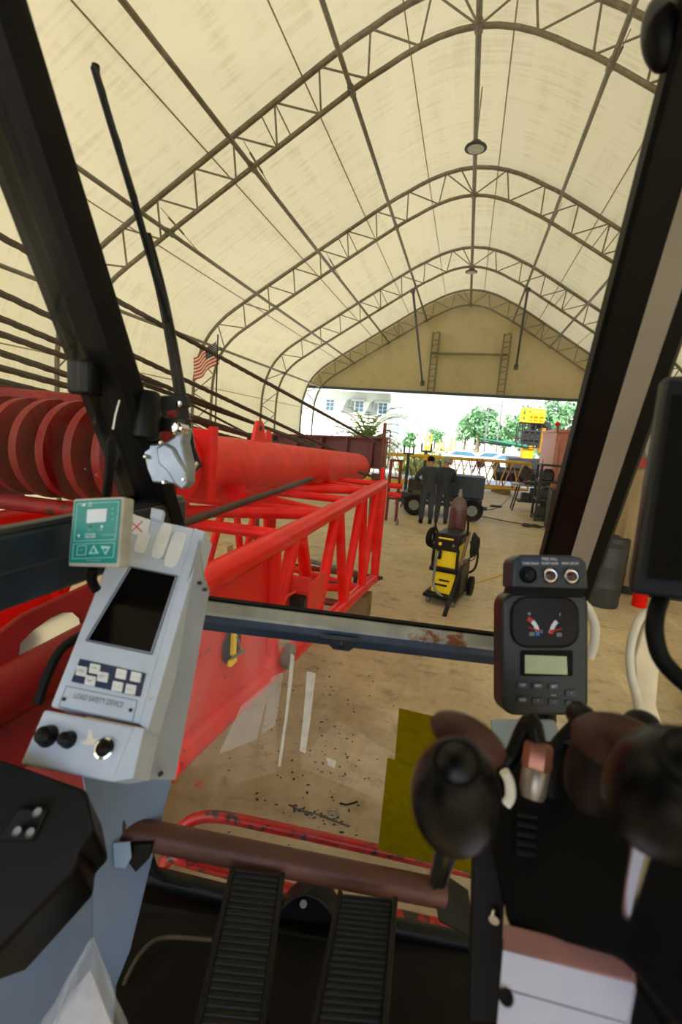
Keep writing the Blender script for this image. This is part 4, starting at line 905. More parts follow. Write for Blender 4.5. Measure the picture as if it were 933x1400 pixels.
g = MB(); g.tube(smoothline([RM(38, 965)+pn*.12, RM(50, 930)+pn*.12, RM(70, 893)+pn*.12, RM(108, 868)+pn*.11, RM(128, 850)+pn*.1], 20), .012, 8); g.build('hose', BLK, t)

# ---- right side outside
x0 = 3.3
t = thing('tan_container', 'tan corrugated container along the right side with a red band near its top', 'container', (5, 8, 0))
zt = atY(905, 572, 8.3).z; prof = []; xa = 2.55
for i in range(56): prof.append(V((xa+i*.075, 8.3+(.045 if i % 4 in (1, 2) else 0), .1)))
MB().prism(prof+[V((xa+4.2, 12.5, .1)), V((xa, 12.5, .1))], (0, 0, 2.5)).build('corrugated_wall', TANC, t)
MB().box((xa+2.1, 10.3, 2.64), (4.3, 4.4, .1)).build('roof_rail', mat('brown_rail', (120, 96, 66), .6), t)
MB().box((xa+2.1, 8.27, 2.08), (4.2, .05, .14)).build('red_band', mat('dull_red_band', (150, 44, 34), .6), t)
MB().box((xa+2.1, 10.3, .06), (4.1, 4.0, .12)).build('skid', DKJ, t)
p = atY(905, 606, 8.1); t = thing('grey_pipe_hood', 'grey round pipe running along the top of the tan container', 'pipe', p)
MB().cyl((2.6, 8.05, p.z-.08), (6.3, 8.05, p.z-.08), .13, n=16).build('pipe_body', STEELG, t); g = MB(); g.box((3.6, 8.15, p.z-.2), (.06, .3, .3)); g.build('bracket', STEELG, t)
for i, (px, py, m_) in enumerate(((890, 663, BRN), (895, 690, GRN))):
    c = atY(px, py, 8.25); tag(MB().box(c, (.16, .06, .26)).build('wall_box', m_, bevel=.01), ('small brown box' if i == 0 else 'small green box')+' fixed to the tan container wall', 'box')
# grey drums
for i, (px, py, r, lb) in enumerate(((822, 826, .22, 'dark grey drum nearest behind the white striped pillar'), (828, 806, .24, 'dark grey drum standing behind the nearer drum'))):
    p = atZ(px, py, 0); p = V((p.x, p.y, 0)); t = thing('steel_drum', lb, 'drum', p, 'drums right of the pillar')
    MB().lathe(p, (0, 0, 1), [(r*.95, 0), (r, .02), (r, .28), (r*1.03, .3), (r, .32), (r, .58), (r*1.03, .6), (r, .62), (r, .86), (r*.96, .88)], 28).build('drum_body', GREYJ, t); MB().lathe(p+V((0, 0, .88)), (0, 0, 1), [(r*.9, 0), (r*.9, .01)], 24).build('lid', DKJ, t)
p = atZ(925, 985, 0); t = thing('trash_bin', 'dark grey plastic bin at the right edge, under the black monitor', 'bin', V((2.3, 4.3, 0)))
MB().lathe(V((2.35, 4.4, 0)), (0, 0, 1), [(.24, 0), (.26, .02), (.33, .78), (.36, .8), (.36, .86), (.30, .86)], 16).build('bin_body', GREYJ, t); 
for k in range(8):
    an = k*.785; MB().box(V((2.35+math.cos(an)*.30, 4.4+math.sin(an)*.30, .42)), (.03, .03, .6)).build('rib', GREYJ, t)
tt = thing('fire_extinguisher', 'red extinguisher standing in front of the tan container', 'extinguisher', V((2.72, 7.7, 0)))
MB().lathe(V((2.72, 7.7, 0)), (0, 0, 1), [(.09, 0), (.1, .02), (.1, .5), (.06, .6), (.03, .62)], 16).build('tank', RED, tt); MB().tube([(2.72, 7.7, .62), (2.72, 7.62, .72), (2.72, 7.55, .70)], .015, 6).build('handle', BLK, tt); MB().tube([(2.72, 7.66, .66), (2.87, 7.6, .6), (2.87, 7.58, .35)], .014, 6).build('hose', BLK, tt)

# step guard rails in front of the cab
t = thing('guard_rail', 'chipped bright red tubular step guard looped in front of the cab floor', 'rail', D(400, 1170, 1.3))
g = MB(); P = [D(222, 1190, 1.28), D(232, 1160, 1.29), D(250, 1130, 1.3), D(272, 1118, 1.31), D(300, 1117, 1.31), D(350, 1126, 1.32), D(520, 1163, 1.34), D(660, 1196, 1.36)]
g.tube(smoothline(P, 50), .0155, 12); g.build('upper_tube', REDC, t)
g = MB(); g.tube(smoothline([D(222, 1190, 1.28), D(234, 1172, 1.28), D(262, 1180, 1.28), D(400, 1216, 1.29), D(540, 1250, 1.3), D(660, 1276, 1.32)], 40), .0145, 12); g.build('lower_tube', REDC, t)

# ================================================================== THE CAB
vP = V((0, -.516, 1.0))
def rail_pt(b, z): return b+vP*((z-b.z)/vP.z)
TOPZ = 3.05
# left pillar
BL = D(234, 722, 1.10); 
def section_prism(name, pts, z0, z1, m, parent=None, **k):
    lo = [rail_pt(p, z0) for p in pts]; hi = [rail_pt(p, z1) for p in pts]; n = len(pts); g = MB()
    g.add(lo+hi, [list(range(n))[::-1], list(range(n, 2*n))]+[[i, (i+1) % n, (i+1) % n+n, i+n] for i in range(n)]); return g.build(name, m, parent, **k)
t = thing('cab_pillar', 'broad black windshield pillar on the left, leaning outward over the console', 'pillar', (BL.x, BL.y, 1.75), 'windshield pillars of the cab')
eL = D(176, 690, 1.03); eL = rail_pt(eL, BL.z); mL = D(212, 712, 1.085); mL = rail_pt(mL, BL.z); m2L = D(196, 700, 1.07); m2L = rail_pt(m2L, BL.z)
out = V((-.06, .08, 0))
section_prism('post', [BL, mL, m2L, eL, eL+V((-.02, .07, 0)), BL+V((-.01, .06, 0))], 1.95, TOPZ, mat('black_satin_steel', (10, 11, 13), .42, .0, var=.2, scale=5, spec=.28), t, bevel=.006)
section_prism('seal', [BL+V((.012, -.002, 0)), BL+V((0, -.012, 0)), BL+V((-.006, .04, 0)), BL+V((.012, .04, 0))], 1.95, TOPZ, BLK, t)
section_prism('window_seal', [eL+V((-.012, -.004, 0)), eL+V((.004, -.004, 0)), eL+V((.004, .03, 0)), eL+V((-.012, .03, 0))], 1.97, TOPZ, BLK, t)
# small black blocks on the pillar (left knob box)
g = MB(); c = D(117, 517, .86); g.box(c, (.045, .045, .06), .2); tag(g.build('pillar_clip', BLKP, bevel=.006), 'small black box clipped to the outer edge of the left pillar', 'clip')
g = MB(); g.tube(smoothline([D(163, 547, .80), D(157, 568, .80), D(153, 588, .81), D(150, 640, .83), D(143, 700, .86)], 20), [.0015]*7+[.008]*14, 6); tag(g.build('pillar_cable', [BLK]), 'black cable running down the left pillar to the teal display', 'cable')
g = MB(); g.tube([D(163.5, 547, .79), D(158, 567, .79), D(154.5, 587, .79)], .0014, 6); tag(g.build('cable_tie', WHT), 'white cable tie end sticking up from the left pillar', 'cable tie')
# right pillar
t = thing('cab_pillar', 'black right windshield pillar with a wide grey strip on its inner face', 'pillar', (.25, 1.1, 1.9), 'windshield pillars of the cab')
z0 = 1.72
b1 = D(745, 757, 1.10); b2 = D(782, 757, 1.02); b3 = D(807, 768, .97); b4 = D(819, 780, .99)
z = b1.z; b1, b2, b3, b4 = [rail_pt(p, z) for p in (b1, b2, b3, b4)]
section_prism('post', [b1, b2, b2+V((.03, .06, 0)), b1+V((.02, .06, 0))], z0, TOPZ, BLKG, t, bevel=.004)
section_prism('inner_strip', [b2, b3, b3+V((.02, .05, 0)), b2+V((.02, .05, 0))], z0, TOPZ, GREYST, t)
section_prism('outer_seal', [b3, b4, b4+V((.02, .05, 0)), b3+V((.02, .05, 0))], z0, TOPZ, BLK, t)
section_prism('seal', [b1+V((-.004, -.004, 0)), b1+V((.004, -.006, 0)), b1+V((.01, .04, 0)), b1+V((-.004, .04, 0))], z0, TOPZ, BLK, t)
# crossbeam
Ba, Bb = D(262, 836, 1.10), D(700, 890, 1.16)
Ba2, Bb2 = V(Ba), V(Bb); ex = (Bb-Ba); exn = ex.normalized(); upv = V((0, -.2, 1)).normalized(); fw = exn.cross(upv).normalized(); 
if fw.y < 0: fw = -fw
t = thing('windshield_crossbeam', 'worn blue-black crossbeam with rust dividing upper and lower windshield', 'beam', (Ba+Bb)/2-V((0, 0, .04)))
ht = .028
prof = [(-.030, -.026), (-.034, 0), (-.026, .020), (-.008, .030), (.02, .030), (.03, .01), (.03, -.026)]
g = MB(); q = [Ba+fw*a_+upv*b_ for a_, b_ in prof]; g.prism(q, ex); g.build('beam', RUSTB, t, bevel=.003)
WORN = mat('worn_primer_strip', (150, 152, 150), .5, .2, var=.25, scale=14, wear=(116, 66, 34), wear_amt=.42, wear_scale=7)
q = [Ba+fw*a_+upv*b_ for a_, b_ in ((-.0300, .0155), (-.0275, .0215), (-.009, .0315), (.004, .0315), (-.008, .028), (-.026, .018))]
g = MB(); g.prism(q, ex); g.build('worn_top_edge', WORN, t)
c = D(467, 884, 1.075); g = MB(); g.prism([c+exn*dx+upv*dz for dx, dz in ((-.05, .02), (.05, .02), (.03, 0), (.018, -.012), (-.018, -.012), (-.03, 0))], fw*.012); g.build('mounting_tab', BLUEB, t, bevel=.003)
MB().cyl(c-fw*.005+upv*.002, c+fw*.003+upv*.002, .006, n=12).build('screw', CHROME, t)
MB().prism([D(640, 884, 1.14), D(695, 890, 1.15), D(695, 925, 1.14), D(680, 910, 1.14)], fw*.03).build('corner_gusset', BLUEB, t)
g = MB(); g.obox(Ba+upv*.0315+fw*.006, ex, fw*.012, upv*.005); g.build('glass_seal', BLK, t)
# windshield glass, upper and lower, side panes
def pane(name, label, pts, m, th, idx):
    g = MB(); n_ = (V(pts[1])-V(pts[0])).cross(V(pts[2])-V(pts[0])).normalized(); g.prism(pts, n_*th); o = struct(name, g, m, smooth=False); return o
zb = Ba.z-.06; L0, R0 = BL+V((0, .03, 0)), b1+V((0, .03, 0))
pane('window_1', '', [rail_pt(L0, zb), rail_pt(R0, zb), rail_pt(R0, TOPZ), rail_pt(L0, TOPZ)], GLS, .005, 1)
lw = [D(225, 860, 1.16), D(700, 925, 1.20), D(660, 1260, 1.17), D(205, 1195, 1.10)]
pane('window_2', '', [V((-.66, 1.12, 1.70)), V((.30, 1.12, 1.70)), V((.30, 1.02, 1.12)), V((-.66, 1.02, 1.12))], GLSL, .005, 2)
XS = -.66
pane('window_3', '', [V((XS, .98, 2.04)), V((XS, -.3, 2.04)), V((XS, -.3, TOPZ)), V((XS, .40, TOPZ))], GLSL, .005, 3)
pane('window_4', '', [V((.42, 1.0, 1.5)), V((.42, -.3, 1.5)), V((.42, -.3, TOPZ)), V((.42, .45, TOPZ))], GLS, .005, 4)
# left sill
g = MB(); g.box((-.655, .42, 1.99), (.06, 1.16, .06)); g.box((-.67, .42, 1.935), (.05, 1.16, .075)); g.box((-.645, .42, 2.022), (.03, 1.16, .012))
struct('trim_20', g, BLUEB, bevel=.01)
# yellow films on lower glass
def gl_pt(px, py): 
    n_ = (V((.30, 1.12, 1.70))-V((-.66, 1.12, 1.70))).cross(V((-.66, 1.02, 1.12))-V((-.66, 1.12, 1.70))).normalized(); return onP(px, py, V((-.66, 1.108, 1.70)), n_)
tag(MB().prism([gl_pt(546, 968), gl_pt(700, 1004), gl_pt(697, 1080), gl_pt(540, 1040)], (0, -.001, 0)).build('warning_film', FILM), 'upper translucent yellow film stuck on the lower windshield', 'film', 'yellow films on the glass')
tag(MB().prism([gl_pt(530, 1036), gl_pt(700, 1076), gl_pt(690, 1205), gl_pt(517, 1162)], (0, -.001, 0)).build('warning_film', FILM), 'lower, larger translucent yellow film on the lower windshield', 'film', 'yellow films on the glass')
# white scratches / tape residue on lower glass
RES = mat_film('glue_residue', (230, 232, 225), .35, True)
for i, q in enumerate(([(398, 893), (403, 897), (400, 930), (388, 1020), (384, 1048), (380, 1047), (390, 980)], [(420, 918), (432, 920), (424, 990), (418, 1030), (410, 1026), (416, 970)], [(446, 1035), (460, 1040), (458, 1050), (449, 1046)])):
    tag(MB().prism([gl_pt(*p) for p in q], (0, -.0008, 0)).build('glue_residue', RES), 'pale glue streak on the lower windshield, %s' % ('long and thin', 'wide, right of the thin one', 'short smudge below the others')[i], 'residue', 'glue marks on the glass')
RES2 = mat_film('pale_glass_haze', (200, 205, 210), .14, True)
RES2f = [[(372, 925), (388, 918), (378, 990), (358, 1004)], [(330, 965), (372, 930), (352, 1010), (300, 1030)]]
for i, q in enumerate(RES2f): tag(MB().prism([gl_pt(*p)+V((0, -.002, 0)) for p in q], (0, -.0008, 0)).build('haze_patch', RES2), 'faint hazy rectangle on the lower windshield, %s' % ('narrow one beside the glue streak', 'wide one next to the red boom chord')[i], 'haze patch', 'hazy patches on the glass')
# roof and back of the cab
g = MB(); g.box((-.12, -.55, 3.09), (1.2, 2.1, .08)); struct('ceiling_cab', g, BLKG, bevel=.02)
g = MB(); g.box((-.12, -1.55, 1.45), (1.2, .06, .9)); struct('wall_back', g, BLKG)
g = MB(); g.box((-.67, -.75, 2.0), (.05, 1.55, 2.1)); struct('wall_left', g, BLKG)
# cab floor front
g = MB(); g.add([D(150, 1195, 1.16), D(700, 1290, 1.18), D(760, 1560, .75), D(100, 1500, .75)], [[0, 1, 2, 3]])
g.add([D(150, 1195, 1.18)+V((0, 0, -.04)), D(700, 1290, 1.20)+V((0, 0, -.04)), D(760, 1560, .76)+V((0, 0, -.04)), D(100, 1500, .76)+V((0, 0, -.04))], [[3, 2, 1, 0]])
struct('floor_cab', g, FLRK, smooth=False)
t = thing('front_floor_sill', 'black ridged floor sill with a humped bracket under the lower windshield', 'sill', D(400, 1240, 1.12))
g = MB(); g.tube([D(195, 1196, 1.13), D(300, 1222, 1.13), D(450, 1250, 1.13), D(690, 1300, 1.15)], .022, 10); g.build('rail', BLKG, t)
g = MB(); g.tube([D(190, 1240, 1.08), D(300, 1260, 1.08), D(500, 1300, 1.08), D(700, 1345, 1.1)], .012, 8); g.build('rib', FLRK, t)
g = MB(); pp = [D(x, y, 1.09) for x, y in ((372, 1258), (390, 1236), (403, 1226), (420, 1222), (436, 1228), (450, 1242), (460, 1262))]; g.prism(pp, (0, .05, 0)); g.build('hump_bracket', BLKG, t, bevel=.004)
MB().cyl(D(415, 1236, 1.08), D(415, 1236, 1.06), .008, n=10).build('bolt', STEELG, t)
g = MB(); g.tube(smoothline([D(205, 1170, 1.12), D(212, 1190, 1.12), D(230, 1204, 1.12), D(262, 1212, 1.12)], 14), .009, 8); g.build('hose', BLK, t)
g = MB(); g.tube(smoothline([D(160, 1390, .9), D(170, 1345, .92), D(195, 1300, .96), D(225, 1282, 1.0), D(290, 1285, 1.0)], 24), .004, 6); g.build('mat_edge', mat('mat_edge_brown', (64, 52, 38), .8), t)
# brown cross tube with pedals
ta, tb_ = D(163, 1134, .86), D(606, 1222, .92)
t = thing('pedal_cross_tube', 'rusty brown cross tube spanning the footwell above the pedals', 'tube', (ta+tb_)/2)
MB().cyl(ta, tb_, .0245, n=24).build('tube', BRN, t)
d = (tb_-ta).normalized(); MB().lathe(ta-d*.01, d, [(.03, 0), (.034, .006), (.03, .014)], 20).build('weld_collar', DKJ, t)
MB().prism([D(168, 1150, .84), D(212, 1150, .84), D(205, 1172, .84), D(190, 1187, .84), D(175, 1168, .84)], (0, -.008, 0)).build('gusset', BLKG, t)
MB().prism([D(588, 1205, .90), D(640, 1240, .92), D(646, 1285, .90), D(600, 1262, .89)], (0, .03, .01)).build('end_gusset', BLKG, t, bevel=.004)
for i, (x0_, x1_, yt, y1_, xb0, xb1) in enumerate(((318, 386, 1188, 1450, 262, 352), (465, 540, 1222, 1460, 420, 520))):
    a, b = D(x0_, yt, .84), D(x1_, yt+8, .85); c_, e_ = D(xb1, y1_, .62), D(xb0, y1_-8, .61)
    t = thing('foot_pedal', ('left' if i == 0 else 'right')+' long black ribbed foot pedal hanging from the brown cross tube', 'pedal', (a+b)/2, 'foot pedals')
    nn = (b-a).cross(e_-a).normalized()
    if nn.dot(EYE-a) < 0: nn = -nn
    MB().prism([a, b, c_, e_], -nn*.022).build('pedal_arm', TREAD, t, bevel=.005)
    g = MB()
    for k in range(24):
        f_ = .01+k*.041; l, r_ = a.lerp(e_, f_), b.lerp(c_, f_); l, r_ = l.lerp(r_, .06), l.lerp(r_, .94); g.cyl(l+nn*.0002, r_+nn*.0002, .0022, n=6)
    g.build('tread', TREAD, t)
    for l, r_ in ((a, e_), (b, c_)): MB().cyl(l+nn*.003, r_+nn*.003, .005, n=8).build('edge_rib', TREAD, t)

# ---------------- left console
nB = V((.1, -.75, .66)).normalized(); oB = D(110, 1020, .70)
def pB(px, py, lift=0.0): return onP(px, py, oB, nB)+nB*lift
ex = (pB(190, 1000)-pB(68, 975)).normalized(); ey = nB.cross(ex).normalized(); 
if ey.z < 0: ey = -ey
t = thing('load_safety_device', 'light grey load safety device panel with a dark screen and keypad', 'panel', pB(130, 970), None); LS = t
dn = -nB*.05
MB().prism([pB(172, 702), pB(266, 722), pB(191, 990), pB(68, 966)], -nB*.055).build('housing', PANEL, t, bevel=.004, seg=3)
MB().prism([pB(266, 722), pB(280, 727), pB(202, 998), pB(191, 990)], -nB*.05).build('side_bevel', PANEL, t)
MB().prism([pB(180, 777, .001), pB(240, 789, .001), pB(206, 892, .001), pB(122, 875, .001)], nB*.0015).build('screen', SCR, t)
g = MB(); q = [(178, 775), (243, 788), (208, 895), (118, 876)]
for i in range(4): g.cyl(pB(*q[i], .001), pB(*q[(i+1) % 4], .001), .0013, n=6)
g.build('screen_bezel', GREYP, t)
g = MB(); g.prism([pB(110, 901, .0005), pB(200, 921, .0005), pB(192, 953, .0005), pB(98, 932, .0005)], nB*.001); kp = g.build('keypad', NAVY, t)
for x, y in ((113, 918), (131, 915), (125, 931), (142, 926), (167, 922), (187, 926), (162, 939), (180, 943)):
    k = MB().prism([pB(x-6.2, y-8, .001), pB(x+8, y-5.2, .001), pB(x+5.6, y+8, .001), pB(x-8.6, y+5.2, .001)], nB*.003).build('key', WHT, kp, bevel=.0012)
    text('key_mark', {113: 'ON', 131: '^', 125: 'v', 142: 'SET', 167: '---', 187: '- -', 162: '- -', 180: '---'}[x], pB(x-.5, y, .0042), ex, ey, .0045, GREYP, k, width=.010, lift=.0006)
text('lettering', 'LOAD SAFETY DEVICE', pB(135, 958, .0008), ex, ey, .0085, GREYP, t, width=.082)
g = MB(); q = [(91, 938), (188, 958), (181, 988), (80, 966)]
for i in range(4): g.cyl(pB(*q[i], .0), pB(*q[(i+1) % 4], .0), .0007, n=5)
g.build('cover_plate_edge', GREYP, t)
for x, y in ((88, 956), (179, 971), (207, 955)): MB().cyl(pB(x, y, 0), pB(x, y, .002), .0028, n=12).build('screw', DKJ if x != 207 else CHROME, t)
# speaker/decals area at top
for x, y, w1, h1 in ((222, 740, 11, 24), (240, 752, 13, 24), (195, 742, 11, 14)):
    q = []
    for k in range(16):
        an = k*math.pi/8; sx = math.copysign(abs(math.cos(an))**.5, math.cos(an)); sy = math.copysign(abs(math.sin(an))**.5, math.sin(an)); q.append(pB(x+sx*w1*.75+(-sy*h1*.35), y+sy*h1+sx*2.0, .0008))
    MB().prism(q, nB*.001).build('paper_sticker', WHT, t)
g = MB()
for j in range(11):
    for i in range(4): p = pB(236-j*1.9+i*2.6-2, 729+j*3.3+i*.6, .0003); g.lathe(p, nB, [(.0009, 0), (.0009, .001)], 6)
g.build('speaker_holes', DKJ, t)
cd_ = MB().prism([pB(181, 703, .001), pB(207, 712, .001), pB(201, 735, .001), pB(178, 729, .001)], nB*.001).build('warning_card', WHT, t)
g = MB(); g.tube([pB(181, 715, .002), pB(195, 728, .002)], .0012, 5); g.tube([pB(196, 713, .002), pB(181, 727, .002)], .0012, 5); g.build('red_cross', REDP, cd_)
t2 = thing('small_clip', 'small clear plastic clip on top of the load safety panel', 'clip', pB(218, 704)); MB().prism([pB(210, 698), pB(227, 702), pB(224, 716), pB(208, 712)], nB*.012).build('clip_body', PANEL, t2, bevel=.002)
# lower switch box
t = thing('switch_box', 'light grey switch box with three round switches under the safety panel', 'box', pB(110, 1040))
MB().prism([pB(66, 972, .012), pB(188, 995, .012), pB(158, 1070, .012), pB(34, 1046, .012)], -nB*.07).build('housing', PANEL, t, bevel=.004, seg=3)
MB().prism([pB(188, 995, .010), pB(199, 997, .005), pB(184, 1064, .005), pB(158, 1069, .010)], -nB*.06).build('side', PANEL, t)
for x, y, r in ((72, 1008, .0135), (100, 1013, .0105)):
    MB().lathe(pB(x, y, .012), nB, [(r*1.15, 0), (r*1.1, .004), (r, .006), (r*.85, .016), (r*.6, .018)], 24).build('push_button', BLKP, t)
MB().lathe(pB(150, 1025, .012), nB, [(.0145, 0), (.0145, .006), (.0115, .007), (.011, .002), (.001, .001)], 24).build('bezel_ring', CHROME, t); MB().lathe(pB(150, 1025, .013), nB, [(.0105, 0), (.0105, .004), (.004, .009), (.002, .009)], 20).build('key_switch', BLKP, t)
g = MB(); g.prism([pB(x, y, .0125) for x, y in ((115, 1015), (125, 1012), (127, 1000), (131, 1000), (133, 1012), (140, 1011), (134, 1020), (118, 1019))], nB*.0004); g.build('paint_scrape', mat('cream_scrape', (232, 228, 210), .6), t)
# grey side support and column
nS = V((.62, -.72, .1)).normalized(); oS = D(240, 1000, .93)
t = thing('console_column', 'blue-grey sheet metal column carrying the console, rust mark where the tube meets it', 'column', D(170, 1200, .85))
sp = [D(278, 790, .86), D(286, 812, .86), D(240, 1066, .78), D(184, 1066, .735), D(200, 996, .745)]
MB().prism([D(272, 740, .86)]+sp, (-.01, .02, 0)).build('side_panel', mat('side_panel_grey', (150, 156, 166), .45, .1, var=.15, scale=8, wear=(180, 184, 190), wear_amt=.0), t)
for x, y in ((188, 1058), (221, 1057), (274, 797), (281, 806)): MB().lathe(D(x, y, .735+.02*(x > 200) if y > 900 else .852), (0.1, -1, .3), [(.0035, 0), (.0035, .006)], 10).build('rivet', DKJ, t)
MB().prism([D(112, 1062, .82), D(234, 1070, .90), D(207, 1180, .89), D(178, 1300, .86), D(158, 1350, .85), D(126, 1290, .80), D(126, 1140, .80)], (-.02, .03, 0)).build('front_sheet', SHEET, t, bevel=.002)
MB().prism([D(126, 1130, .80), D(126, 1290, .80), D(158, 1350, .85), D(150, 1460, .78), D(-80, 1480, .62), D(-60, 1260, .60)], (-.02, .03, 0)).build('lower_sheet', SHEET, t)
g = MB(); g.tube([D(74, 1222, .70), D(73, 1262, .70), D(66, 1280, .70), D(5, 1352, .66)], .0018, 6); g.build('groove', BLUEB, t)
g = MB(); g.ell(D(160, 1130, .845), (.018, .006, .034)); g.build('burn_mark', mat('burn_brown', (60, 48, 42), .7), t)
g = MB(); g.prism([D(156, 1152, .825), D(178, 1150, .825), D(180, 1172, .825), D(172, 1186, .825), D(158, 1184, .825)], (0, -.002, 0)); g.build('tape_patch', mat('pale_blue_tape', (150, 180, 214), .5), t)
# black box lower left
t = thing('black_control_box', 'black boxy control unit in the lower left corner with small chrome toggles', 'box', D(40, 1180, .62))
MB().prism([D(-80, 1010, .62), D(40, 1052, .64), D(118, 1078, .64), D(129, 1136, .62), D(108, 1158, .62), D(106, 1188, .61), D(0, 1300, .56), D(-90, 1330, .52)], (-.02, .05, -.10)).build('housing', BLKP, t, bevel=.006)
for x, y in ((50, 1112), (40, 1140), (22, 1138)): MB().tube([D(x, y, .60), D(x+2, y-3, .575)], [.005, .004], 10).build('toggle', ALU, t)
MB().prism([D(0, 1150, .60), D(30, 1105, .61), D(70, 1105, .61), D(50, 1150, .60)], (0, -.006, .004)).build('switch_plate', BLKG, t, bevel=.002)
# clear bag with white paper
t = thing('plastic_bag', 'crumpled clear plastic bag peaking up at the bottom left', 'bag', D(110, 1380, .6))
pk = D(127, 1277, .66); base = [D(45, 1440, .60), D(85, 1440, .57), D(130, 1450, .56), D(185, 1440, .60), D(160, 1380, .68), D(90, 1370, .68)]
g = MB(); rnd = random.Random(5); rings = []
for k in range(7):
    f_ = k/6; ring = []
    for i in range(18):
        u = i/18*6; a_ = base[int(u) % 6].lerp(base[(int(u)+1) % 6], u-int(u)); p = pk.lerp(a_, max(.04, f_)); s_ = .010*f_*(1 if i % 2 else -1)
        ring.append(p+V((rnd.uniform(-1, 1), rnd.uniform(-1, 1), rnd.uniform(-1, 1)))*.006*f_+(p-pk).cross(V((0, 1, 0))).normalized()*0+V((s_, -s_, 0)))
    rings.append(ring)
vs = [p for r_ in rings for p in r_]; fs = [[k*18+i, k*18+(i+1) % 18, (k+1)*18+(i+1) % 18, (k+1)*18+i] for k in range(6) for i in range(18)]; g.add(vs, fs); g.build('bag_film', BAG, t)
tag(MB().prism([D(122, 1328, .64), D(136, 1350, .64), D(165, 1440, .60), D(50, 1440, .60), D(95, 1360, .64)], (0, .002, 0)).build('paper_sheet', PAPER), 'white sheet of paper inside the clear bag', 'paper')

# teal gas display
nG = V((-.09, -.96, .25)).normalized(); oG = D(130, 728, .755)
def pG(px, py, lift=0.0): return onP(px, py, oG, nG)+nG*lift
exG = (pG(168, 680)-pG(99, 682.5)).normalized(); eyG = nG.cross(exG).normalized(); eyG = -eyG if eyG.z < 0 else eyG
t = thing('indicator_display', 'small teal-faced crane indicator display with three keys, standing on the console', 'display', pG(125, 776))
MB().prism([pG(100, 682), pG(169, 679), pG(162, 776), pG(92, 774)], -nG*.03+V((-.004, 0, 0))).build('case', CASE, t, bevel=.004, seg=3)
MB().prism([pG(103, 685, .0005), pG(166.5, 682, .0005), pG(160, 770, .0005), pG(95.5, 769.5, .0005)], nG*.0012).build('face_overlay', TEAL, t, bevel=.001)
g = MB(); 
for q in (((107, 689), (164, 686), (158.5, 738), (102.5, 740)), ((102, 744), (158, 742), (156, 762), (100, 764))):
    for i in range(4): g.cyl(pG(*q[i], .0018), pG(*q[(i+1) % 4], .0018), .0005, n=5)
g.build('outline', TEALC, t)
MB().prism([pG(121, 697, .0015), pG(148, 695.5, .0015), pG(146, 713.5, .0015), pG(120, 715.5, .0015)], nG*.001).build('screen', LCDW, t)
text('lettering', 'LSI', pG(125, 690, .002), exG, eyG, .0068, WHTP, t); MB().prism([pG(112, 692, .0018), pG(118, 688, .0018), pG(118, 692, .0018)], nG*.0004).build('emblem', WHTP, t)
text('lettering', 'GS320', pG(125, 733, .002), exG, eyG, .0078, WHTP, t); MB().prism([pG(107, 731, .0018), pG(111, 731, .0018), pG(109, 735, .0018)], nG*.0004).build('emblem', WHTP, t)
text('lettering', 'LOAD INDICATOR SYSTEM', pG(149, 731.5, .002), exG, eyG, .0022, TEALC, t); text('lettering', 'www.loadsystems.com', pG(130, 766, .002), exG, eyG, .003, TEALC, t)
text('lettering', 'STATUS', pG(124, 725, .002), exG, eyG, .0025, TEALC, t); text('lettering', 'ALARM', pG(140, 724.5, .002), exG, eyG, .0025, TEALC, t)
for i in range(3): text('lettering', ('kg', 'lbs', 'm/ft')[i], pG(156, 695+i*7.5, .002), exG, eyG, .003, TEALC, t)
for x, m_ in ((125, REDD), (140.5, WHTP)): MB().lathe(pG(x, 720, .0016), nG, [(.0022, 0), (.0018, .001)], 12).build('indicator_light', m_, t)
k = MB().prism([pG(108, 746, .0016), pG(121, 745.5, .0016), pG(120, 759, .0016), pG(107, 759.5, .0016)], nG*.0015).build('key', TEAL, t, bevel=.0006)
g = MB(); q = ((108.5, 746.5), (120.5, 746), (119.5, 758.5), (107.5, 759))
for i in range(4): g.cyl(pG(*q[i], .0032), pG(*q[(i+1) % 4], .0032), .0006, n=5)
g.build('key_outline', TEALC, k); text('key_mark', 'TEST', pG(114, 752.5, .0033), exG, eyG, .003, TEALC, k)
for x, s_ in ((130, 1), (146, -1)):
    k = MB().prism([pG(x, 752-7*s_, .0016), pG(x+7, 752+5*s_, .0016), pG(x-7, 752+5.5*s_, .0016)], nG*.0015).build('key', TEALC, t, bevel=.0006); MB().prism([pG(x, 752-3.5*s_, .0034), pG(x+3, 753+2.5*s_, .0034), pG(x-3, 753+2.5*s_, .0034)], nG*.0004).build('key_mark', TEAL, k)
g = MB(); g.tube(smoothline([D(128, 778, .78), D(126, 795, .79), D(132, 806, .80)], 8), .008, 8); g.build('connector', BLK, t)

# ---------------- cluster gauge on the right
nC = V((.25, -.92, .28)).normalized(); oC = D(745, 895, .87)
def pC(px, py, lift=0.0): return onP(px, py, oC, nC)+nC*lift
exC = (pC(797, 812)-pC(690, 812)).normalized(); eyC = nC.cross(exC).normalized(); eyC = -eyC if eyC.z < 0 else eyC
def rrect(f, x0, y0, x1, y1, r, lift, skew=0, n=5):
    q = []
    for (cx_, cy_, a0) in ((x1-r, y0+r, -90), (x1-r, y1-r, 0), (x0+r, y1-r, 90), (x0+r, y0+r, 180)):
        for k in range(n+1):
            an = math.radians(a0+90*k/n); q.append(f(cx_+r*math.cos(an), cy_+r*math.sin(an), lift))
    return q
t = thing('gauge_cluster', 'black gauge cluster with two curved gauges and a green screen', 'instrument panel', pC(745, 980)); 
MB().prism(rrect(pC, 687, 809, 806, 979, 20, 0), -nC*.05).build('housing', mat('cluster_plastic', (20, 24, 30), .4, var=.15), t, bevel=.007, seg=4)
